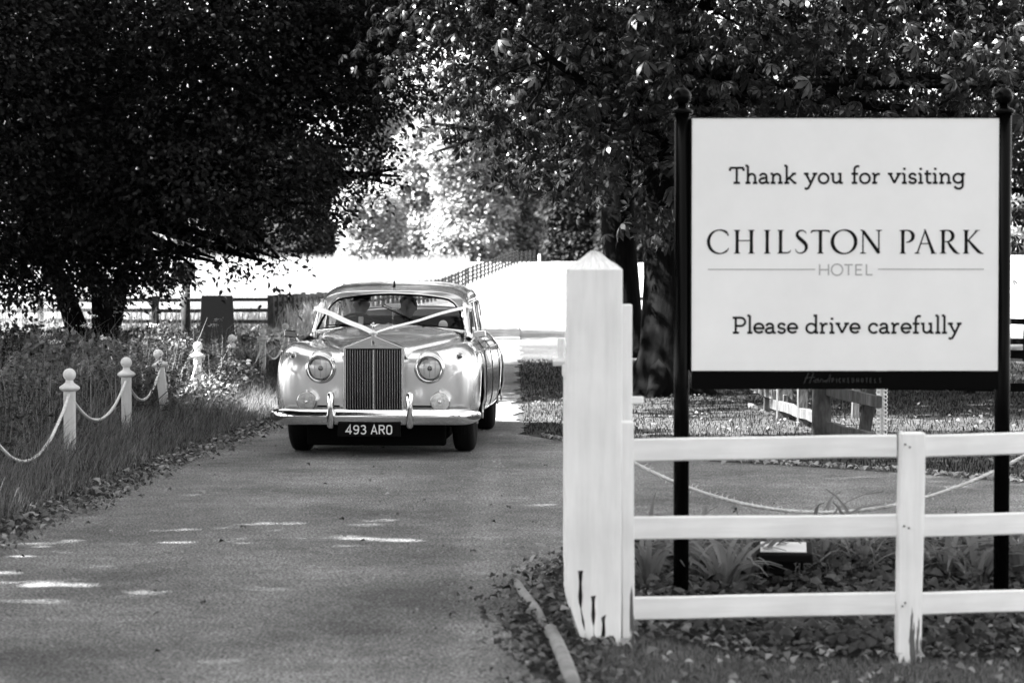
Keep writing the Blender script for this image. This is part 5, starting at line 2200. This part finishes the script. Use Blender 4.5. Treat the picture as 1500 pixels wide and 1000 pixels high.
# the people in the car
def skin_body(name, joints, edges, m, parent=None, lv=2):
    """joints: name -> (pos, radius x, radius y); the first edge's first joint is the root"""
    names = list(joints)
    me = bpy.data.meshes.new(name)
    me.from_pydata([joints[k][0] for k in names], [(names.index(a), names.index(b)) for a, b in edges], [])
    o = bpy.data.objects.new(name, me)
    COL.objects.link(o)
    add_mod(o, 'SKIN', use_smooth_shade=True)
    for i, k in enumerate(names):
        sv = me.skin_vertices[0].data[i]
        sv.radius = joints[k][1]
        sv.use_root = i == 0
    add_mod(o, 'SUBSURF', levels=lv, render_levels=lv)
    bake(o)
    o.data.materials.clear()
    o.data.materials.append(m)
    o.data.polygons.foreach_set('use_smooth', [True] * len(o.data.polygons))
    if parent is not None:
        o.parent = parent
    return o


def head(mb, c, s=1.0, turn=0.0):
    """a head with brow, nose, lips, chin and ears, facing -y"""
    c = Vector(c)
    R = Matrix.Rotation(turn, 3, 'Z')
    nu, nv = 28, 20
    rows = []
    for j in range(nv + 1):
        ph = PI * j / nv
        row = []
        for i in range(nu):
            th = 2 * PI * i / nu
            x = .074 * math.sin(ph) * math.sin(th)
            y = -.094 * math.sin(ph) * math.cos(th)
            z = .115 * math.cos(ph)
            if z < 0:
                k = 1 + z * 2.2
                x *= max(.55, k)
                if y > 0:
                    y *= max(.5, 1 + z * 3)
            if y < 0 and abs(x) < .02:
                nz = math.exp(-((z + .012) / .022) ** 2)
                y -= .022 * nz * (1 - abs(x) / .02)
                y -= .006 * math.exp(-((z + .055) / .008) ** 2)
            if y < 0 and .015 < abs(x) < .048:
                y += .010 * math.exp(-((z - .012) / .013) ** 2)
            if y < 0:
                y -= .005 * math.exp(-((z - .035) / .012) ** 2)
            if abs(x) > .066 and abs(z) < .035 and abs(y) < .03:
                x *= 1.14
            row.append(mb.bm.verts.new(c + R @ (Vector((x, y, z)) * s)))
        rows.append(row)
    for a, b in zip(rows[:-1], rows[1:]):
        for i in range(nu):
            try:
                mb.bm.faces.new((a[i], a[(i + 1) % nu], b[(i + 1) % nu], b[i]))
            except ValueError:
                pass
    bmesh.ops.remove_doubles(mb.bm, verts=mb.bm.verts, dist=1e-5)


# driver in a peaked cap, hands on the wheel
drv = empty('person', CI @ Vector((-.36, 2.25, .70)))
drv.rotation_euler = CAR.rotation_euler
tag(drv, 'driver in a dark suit and peaked cap behind the steering wheel', 'person')
J = {'pelvis': ((0, .02, .06), (.15, .12)), 'waist': ((0, .05, .22), (.14, .11)), 'chest': ((0, .05, .38), (.175, .125)), 'neckb': ((0, .03, .50), (.075, .07)), 'neck': ((0, .01, .56), (.052, .055)),
     'sl': ((-.17, .04, .45), (.068, .07)), 'el': ((-.27, -.10, .27), (.048, .048)), 'hl': ((-.19, -.33, .38), (.034, .034)),
     'sr': ((.17, .04, .45), (.068, .07)), 'er': ((.27, -.10, .27), (.048, .048)), 'hr': ((.19, -.33, .38), (.034, .034)),
     'kl': ((-.15, -.42, .05), (.075, .075)), 'kr': ((.15, -.42, .05), (.075, .075)), 'al': ((-.15, -.55, -.32), (.05, .05)), 'ar': ((.15, -.55, -.32), (.05, .05))}
E = [('pelvis', 'waist'), ('waist', 'chest'), ('chest', 'neckb'), ('neckb', 'neck'), ('chest', 'sl'), ('sl', 'el'), ('el', 'hl'), ('chest', 'sr'), ('sr', 'er'), ('er', 'hr'), ('pelvis', 'kl'), ('kl', 'al'), ('pelvis', 'kr'), ('kr', 'ar')]
skin_body('body', J, E, M['cloth_dark'], drv)
mb = MB()
head(mb, (0, -.01, .635))
mb.build('head', M['skin'], drv, smooth=True)
for s in (-1, 1):
    mb = MB()
    h0 = Vector((s * .185, -.35, .385))
    mb.tube([h0, h0 + Vector((-s * .01, -.05, .01))], [.026, .034], 8, flat=.6)
    for k in range(4):
        q = h0 + Vector((-s * .012, -.055, .03 - k * .021))
        mb.tube([q, q + Vector((-s * .002, -.035, .004)), q + Vector((s * .018, -.045, 0)), q + Vector((s * .028, -.025, 0))], [.009, .009, .008, .006], 6)
    mb.tube([h0 + Vector((0, -.03, .02)), h0 + Vector((s * .02, -.05, .045)), h0 + Vector((s * .03, -.06, .05))], [.010, .009, .007], 6)
    mb.build('hand', M['skin'], drv, smooth=True)
mb = MB()
mb.lathe([(.078, .675), (.088, .685), (.089, .712), (.108, .745), (.10, .762), (.05, .772), (0, .774)], 24, origin=(0, 0, 0))
mb.grid(lambda i, j: Vector((math.sin(-1.15 + 2.3 * i / 12) * (.085 + .045 * j / 3), -math.cos(-1.15 + 2.3 * i / 12) * (.085 + .050 * j / 3), .690 - .018 * j / 3)), 13, 4)
mb.build('cap', M['black_matt'], drv, smooth=True)
mb = MB()
mb.box((0, -.078, .475), (.05, .02, .10), rot=Euler((math.radians(-18), 0, 0)), bevel=.008)
mb.build('shirt_front', M['cloth_white'], drv)

# passenger on the rear seat, dark haired
pas = empty('person', CI @ Vector((.02, 3.10, .64)))
pas.rotation_euler = CAR.rotation_euler
tag(pas, 'dark haired passenger in dark clothes sitting on the rear seat of the car', 'person')
J2 = dict(J)
J2['hl'] = ((-.10, -.30, .12), (.032, .032))
J2['hr'] = ((.10, -.30, .12), (.032, .032))
J2['el'] = ((-.24, -.04, .18), (.048, .048))
J2['er'] = ((.24, -.04, .18), (.048, .048))
skin_body('body', J2, E, M['cloth_dark'], pas)
mb = MB()
head(mb, (0, -.01, .65))
mb.build('head', M['skin'], pas, smooth=True)
mb = MB()
mb.lathe([(.088, .63), (.094, .68), (.085, .74), (.05, .775), (0, .785)], 24, origin=(0, .018, 0))
mb.build('hair', M['black_matt'], pas, smooth=True)
for s in (-1, 1):
    mb = MB()
    h0 = Vector((s * .09, -.31, .115))
    mb.tube([h0, h0 + Vector((-s * .03, -.06, -.01))], [.024, .032], 8, flat=.5)
    for k in range(4):
        q = h0 + Vector((-s * (.015 + .013 * k), -.065 + .01 * k, -.012))
        mb.tube([q, q + Vector((-s * .01, -.035, -.004)), q + Vector((-s * .014, -.055, -.018))], [.009, .008, .006], 6)
    mb.tube([h0 + Vector((-s * .03, -.03, 0)), h0 + Vector((-s * .055, -.05, .005))], [.010, .007], 6)
    mb.build('hand', M['skin'], pas, smooth=True)


# ------------------------------------------------------------------ grass, weeds, leaf litter
def outside_drive_left(x, y):
    return x < np.interp(y, [-20, 12, 15, 19.5, 26.5, 60], [-3.3, -3.25, -3.18, -3.03, -2.62, -2.75]) - 0.02


def blades(name, P, h, w, m, lean=0.5, comb=(0, 0), parent=None):
    """grass blades: three triangles each"""
    n = len(P)
    h = np.broadcast_to(np.asarray(h, float), (n,)) * rng.uniform(.45, 1.25, n)
    a = rng.uniform(0, 2 * PI, n)
    d = np.stack([np.cos(a), np.sin(a), np.zeros(n)], 1)
    ln = d * (rng.random(n) * lean)[:, None] + np.array([comb[0], comb[1], 0])
    b = rng.uniform(0, 2 * PI, n)
    s = np.stack([np.cos(b), np.sin(b), np.zeros(n)], 1) * (np.broadcast_to(np.asarray(w, float), (n,)) * .5)[:, None]
    H = h[:, None]
    up = np.array([0, 0, 1.0])
    m1 = P + up * H * .55 + ln * H * .35
    tp = P + up * H * (1 - .25 * np.linalg.norm(ln, axis=1, keepdims=True)) + ln * H * 1.0
    V = np.stack([P - s, P + s, m1 + s * .8, m1 - s * .8, tp], 1).reshape(-1, 3)
    k = (np.arange(n) * 5)[:, None]
    F = np.concatenate([k + np.array([[0, 1, 2]]), k + np.array([[0, 2, 3]]), k + np.array([[3, 2, 4]])], 0)
    o = link(name, np_mesh(name, V, F), m, parent)
    return tag(o, kind='stuff')


def scatter(n, x0, x1, y0, y1, keep=None, near=0.0):
    """random ground points; near > 0 packs more of them towards the camera"""
    x = rng.uniform(x0, x1, n)
    t = rng.random(n) ** (1 + near)
    y = y0 + (y1 - y0) * t
    if keep is not None:
        k = keep(x, y)
        x, y = x[k], y[k]
    return np.stack([x, y, hterrain(x, y) - .015], 1)


def in_view_left(x, y):
    return (x > -0.225 * y - .6)


def ledge(y):
    return np.interp(y, [-20, 12, 15, 19.5, 26.5, 60], [-3.3, -3.25, -3.18, -3.03, -2.62, -2.75])


# left verge: fine grass, combed and drooping towards the drive
P = scatter(70000, -6.5, -2.6, 13.5, 34, lambda x, y: (x < ledge(y) - .10 - .12 * rng.random(len(x))) & in_view_left(x, y))
dist = ledge(P[:, 1]) - P[:, 0]
clump = .5 + .5 * np.sin(P[:, 0] * 7.1 + np.sin(P[:, 1] * 3.3) * 2) * np.sin(P[:, 1] * 5.3 + np.sin(P[:, 0] * 4) * 1.5)
clump = clump ** 2 * 1.5
blades('verge_grass', P, .10 + .22 * np.clip(dist / .8, 0, 1) * (.6 + .7 * clump), .0055, M['grass_near'], .9, (.25, -.12))
P = scatter(36000, -11, -2.8, 30, 62, lambda x, y: (x < ledge(y) - .05) & in_view_left(x, y))
blades('verge_grass', P, .32, .012, M['grass'], .7)
# tall rough growth behind the bollards
P = scatter(15000, -9.5, -3.9, 18, 40, lambda x, y: (x < -3.95 - .15 * rng.random(len(x))) & in_view_left(x, y))
blades('tall_grass', P, .46, .008, M['grass'], .7)
P = scatter(2200, -9, -3.9, 22, 40, lambda x, y: in_view_left(x, y))
blades('tall_grass', P, .75, .006, M['grass_pale'], .45)
# bright meadow grass beyond the fences
P = scatter(30000, -22, -5.5, 66, 100, lambda x, y: in_view_left(x, y))
blades('meadow_grass', P, .75, .02, M['grass_pale'], .5)
P = scatter(26000, -48, -4, 100, 232, lambda x, y: x < np.interp(y, [100, 156, 214, 240], [-6, -4.4, 0, 2]))
blades('meadow_grass', P, .8, .05, M['grass_pale'], .5)
# right side: short grass, coloured dark to mimic shade under the trees, beyond the fork
def right_bank(x, y):
    return np.where(x < .3, y > 24.8, y > np.interp(x, [0.3, 1.2, 2.1, 3.1, 4.0, 8, 30], [24.3, 21.75, 21.1, 20.3, 19.2, 17.8, 15.2])) & (x > .12)


P = scatter(60000, .1, 9, 19, 46, right_bank)
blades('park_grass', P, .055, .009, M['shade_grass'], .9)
# lawn strip in the foreground right
P = scatter(30000, .12, 2.7, 9.0, 10.95, lambda x, y: (x > .22 + .1 * rng.random(len(x))))
blades('lawn', P, .035, .0035, M['lawn'], .9)


# leaf plants on the left verge: stalks with pairs of leaves
def stalk_plants(name, spots, m_leaf, h=(.5, 1.1), leaf=(.05, .028), per=34, parent=None, flower=False):
    n = len(spots)
    VF = []
    mb = MB()
    fl = []
    for (x, y) in spots:
        z0 = float(hterrain(x, y))
        H = random.uniform(*h)
        ln = Vector((random.uniform(-.3, .3), random.uniform(-.3, .3), 1)).normalized()
        p0 = Vector((x, y, z0 - .03))
        bend = Vector((random.uniform(-.2, .2), random.uniform(-.2, .2), 0)) * H
        pt = lambda t: p0 + ln * H * t + bend * t * t
        mb.tube([pt(0), pt(.5), pt(1)], [.005, .004, .0015], 4, cap=False)
        t = np.sort(rng.uniform(.12, 1, per))
        P = np.array([list(pt(a)) for a in t])
        ang = rng.uniform(0, 2 * PI, per)
        D = np.stack([np.cos(ang), np.sin(ang), rng.uniform(-.2, .7, per)], 1)
        N = np.stack([-np.cos(ang) * .3, -np.sin(ang) * .3, np.ones(per)], 1) + rng.normal(size=(per, 3)) * .3
        s = (1.2 - .7 * t) * rng.uniform(.7, 1.3, per)
        VF.append(leaves(P, D, N, leaf[0] * s, leaf[1] * s))
        if flower and random.random() < .6:
            fl.append(pt(1.0))
    V, F = merge(VF)
    o = tag(link(name, np_mesh(name, V, F), m_leaf, parent), kind='stuff')
    s = tag(mb.build('weed_stems', M['stem'], parent), kind='stuff')
    if fl:
        P = np.repeat(np.array([list(q) for q in fl]), 34, 0)
        P = P + rng.normal(size=P.shape) * np.array([.035, .035, .010])
        D = unit(rng.normal(size=P.shape) + np.array([0, 0, .2]))
        V, F = kites(P, D, np.tile(np.array([[0, -.3, 1.0]]), (len(P), 1)), .018, .014)
        tag(link('white_flowers', np_mesh('white_flowers', V, F), M['flower'], parent), kind='stuff')
    return o


sp_ = []
for _ in range(330):      # dense weeds round bollards three to five
    y = random.uniform(25.2, 33)
    sp_.append((random.gauss(-4.12, .27), y))
for _ in range(140):
    y = random.uniform(19, 30)
    sp_.append((random.uniform(-.215 * y - .4, -4.0), y))
for _ in range(190):
    y = random.uniform(30, 46)
    sp_.append((random.uniform(-.215 * y - .4, -4.1), y))
sp_ = [q for q in sp_ if q[1] < 36 or random.random() < .4]
stalk_plants('tall_weeds', sp_, M['weed'], (.35, .95), (.075, .034), 34)
sp_ = [(random.uniform(-.2 * y, -4.1), y) for y in [random.uniform(22, 42) for _ in range(30)]]
stalk_plants('cow_parsley', sp_, M['weed'], (.8, 1.2), (.06, .03), 10, flower=True)
sp_ = [(-3.86 + random.gauss(0, .05), 21.6 + random.gauss(0, .05)) for _ in range(5)]
stalk_plants('verge_weed', sp_, M['leaf_under'], (.3, .55), (.05, .03), 24)
# bramble patch left of the first bollard, leaf colour lightened to imitate caught light
M['bramble'] = leaf_mat('lit_bramble_leaf', 0.14, 0.5, 0.3, 0.6)
b = at(105, 520, 31)
crown('bramble_patch', [((b.x, 31, .50), (.75, .6, .42)), ((b.x + .7, 30.4, .38), (.6, .5, .3))], 150, 14, .2, .10, .065, M['bramble'], shell=.4)
for px_, py_, d_, w_ in ((235, 512, 30, .35), (20, 560, 26, .4), (330, 545, 31, .4), (160, 560, 27, .35), (300, 590, 28.5, .3)):
    q = at(px_, py_, d_)
    crown('weed_patch', [((q.x, d_, max(.2, q.z)), (w_, .3, .22))], 34, 12, .14, .075, .045, M['bramble'], shell=.2)  # lightened leaves again, standing in for bright spots among the weeds
# dark understorey below the verge trees
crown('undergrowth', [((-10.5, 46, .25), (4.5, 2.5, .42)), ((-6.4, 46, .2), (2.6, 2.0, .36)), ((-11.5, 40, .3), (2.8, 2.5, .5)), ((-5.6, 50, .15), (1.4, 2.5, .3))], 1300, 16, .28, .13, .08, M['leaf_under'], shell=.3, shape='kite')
crown('weed_bush', [((-4.30, 29.6, .45), (.36, 1.0, .60)), ((-4.2, 31.0, .35), (.45, .7, .45)), ((-4.5, 26.5, .25), (.4, .6, .35))], 260, 20, .17, .055, .030, M['weed'], shell=.15, droop=.5)
crown('weed_bush', [((-6.2, 33, .35), (1.3, .8, .42)), ((-5.2, 36, .3), (.8, .9, .4)), ((-5.6, 25, .2), (.7, .7, .3))], 360, 18, .2, .075, .045, M['leaf_under'], shell=.15, droop=.5)
# arching bare twigs among the weeds
mb = MB()
for _ in range(26):
    y = random.uniform(24, 38)
    x = random.uniform(-.2 * y, -4.0)
    p = Vector((x, y, 0))
    d = Vector((random.uniform(-.6, .9), random.uniform(-.3, .3), random.uniform(.7, 1.2)))
    mb.tube([p, p + d * .5, p + d * .9 + Vector((random.uniform(-.1, .3), 0, -.05)), p + d * 1.2 + Vector((random.uniform(.0, .4), 0, -.15))], [.007, .006, .004, .002], 5)
tag(mb.build('bare_twigs', M['stem']), kind='stuff')


# leaf litter
def litter(name, P, size, m):
    n = len(P)
    a = rng.uniform(0, 2 * PI, n)
    D = np.stack([np.cos(a), np.sin(a), rng.normal(size=n) * .25], 1)
    N = np.stack([rng.normal(size=n) * .4, rng.normal(size=n) * .4, np.ones(n)], 1)
    s = size * rng.uniform(.5, 1.4, n)
    V, F = leaves(P + np.array([0, 0, .012]), D, N, s, s * .6, fold=.5)
    return tag(link(name, np_mesh(name, V, F), m), kind='stuff')


y = rng.uniform(12, 34, 4200)
x = ledge(y) + rng.normal(size=len(y)) * .13 - .03
litter('leaf_litter', np.stack([x, y, hterrain(x, y) + .008], 1), .05, M['litter'])
y = rng.uniform(12, 34, 420)
x = ledge(y) + rng.normal(size=len(y)) * .16
litter('leaf_litter', np.stack([x, y, hterrain(x, y) + .012], 1), .062, M['litter_pale'])
P = scatter(9000, -.35, 2.8, 9.4, 14.6, lambda x, y: (x > np.interp(y, [9, 12, 13.4, 14.4, 14.8], [.05, -.1, .05, .5, 1.0]) + rng.normal(size=len(x)) * .08) & ((y > 10.9) | (x < .45) | (rng.random(len(x)) < .10)))
P[:, 2] += .02
litter('leaf_litter', P, .045, M['litter'])
P = scatter(950, -.3, 2.8, 9.3, 14.4, lambda x, y: (x > .02) & ((y > 10.8) | (rng.random(len(x)) < .35)))
P[:, 2] += .03
litter('leaf_litter', P, .055, M['litter_pale'])
P = scatter(600, .1, 6, 19, 34, right_bank)
P[:, 2] += .02
litter('leaf_litter', P, .06, M['litter'])
xs_ = rng.uniform(.3, 8, 900)
ys_ = np.interp(xs_, [0.3, 1.2, 2.1, 3.1, 4.0, 8], [24.2, 21.6, 20.9, 20.1, 19.0, 17.6]) + rng.normal(size=900) * .1
litter('leaf_litter', np.stack([xs_, ys_, np.full(900, .01)], 1), .06, M['litter_pale'])
# single leaves and crumbs lying on the asphalt
P = scatter(70, -3.0, .3, 9.6, 24)
P[:, 2] = .004
litter('leaf_litter', P, .04, M['litter'])
P = scatter(46, -3.0, 3.2, 10, 20, lambda x, y: (x < 0) | (y > 15.2))
P[:, 2] = .004
litter('leaf_litter', P, .05, M['litter_pale'])
mb = MB()
for _ in range(420):
    y = random.uniform(10, 26)
    x = random.uniform(-3, .3) if random.random() < .5 else random.gauss(-.15, .25)
    r = random.uniform(.003, .009) * (2 if random.random() < .04 else 1)
    mb.box((x, y, r * .4), (r * 2, r * 1.6, r), rot=Euler((random.uniform(-.3, .3), random.uniform(-.3, .3), random.uniform(0, 3))), taper=.6)
tag(mb.build('grit', M['stone']), kind='stuff')

# the bed behind the white fence: strap-leaved clumps, leaf by leaf
strap = []
for k in range(6):
    mb = MB()
    L = .42 + .05 * k
    cv = .55 + .12 * (k % 3)

    def sfn(i, j, L=L, cv=cv):
        t = i / 7
        w = .015 * math.sin(PI * min(1, .12 + .88 * t) ** .8) + .001
        a = cv * t * 1.9
        x = L * (math.sin(a * .55) * t)
        z = L * t * math.cos(a * .75) * (1 - .12 * t)
        return Vector((x, (j - 1) * w, z + (.004 if j != 1 else 0)))
    mb.grid(sfn, 8, 3)
    me = mb.mesh('strap_leaf', True)
    me.materials.append(M['lily'])
    strap.append(me)
clumps = [(1012, 13.25, 30, 'strap-leaved plant at the foot of the left sign pole'), (1062, 12.7, 34, 'large strap-leaved plant between the sign pole and the flood lamp'),
          (1092, 13.0, 22, 'strap-leaved plant touching the left side of the flood lamp'), (1205, 13.6, 18, 'strap-leaved plant right behind the flood lamp'),
          (950, 12.6, 22, 'strap-leaved plant beside the gate post'), (1385, 13.2, 22, 'strap-leaved plant right of the middle fence post'),
          (1432, 13.0, 26, 'strap-leaved plant left of the right sign pole'), (1497, 13.1, 24, 'strap-leaved plant right of the right sign pole'), (1265, 13.3, 14, 'small strap-leaved plant between lamp and middle fence post')]
for x, d, n, lb in clumps:
    p = at_ground(x, d)
    t = empty('strap_leaved_plant', p)
    tag(t, lb, 'plant', 'strap-leaved plants in the bed')
    for k in range(n):
        o = bpy.data.objects.new('leaf', random.choice(strap))
        COL.objects.link(o)
        o.parent = t
        a = random.uniform(0, 2 * PI)
        r = random.uniform(0, .06)
        o.location = (r * math.cos(a), r * math.sin(a), -.01)
        o.rotation_euler = (random.gauss(0, .12), random.gauss(.05, .2), a)
        s = random.uniform(.65, 1.15)
        o.scale = (s, s, s)
# low broad leaves over the bed
P = scatter(5200, .45, 3.1, 11.0, 14.6, lambda x, y: y > np.interp(x, [.45, .9], [12.2, 11.0]))
P[:, 2] += rng.uniform(.01, .13, len(P))
a = rng.uniform(0, 2 * PI, len(P))
D = np.stack([np.cos(a), np.sin(a), rng.uniform(-.5, .4, len(P))], 1)
N = np.stack([rng.normal(size=len(P)) * .45, -.35 + rng.normal(size=len(P)) * .45, np.ones(len(P))], 1)
s = rng.uniform(.03, .085, len(P))
V, F = leaves(P, D, N, s, s * .8)
tag(link('ground_cover', np_mesh('ground_cover', V, F), M['ivy']), kind='stuff')
stalk_plants('bed_weeds', [(random.uniform(1.35, 3.0), random.uniform(12.6, 14.3)) for _ in range(70)], M['ivy'], (.14, .34), (.06, .035), 16)
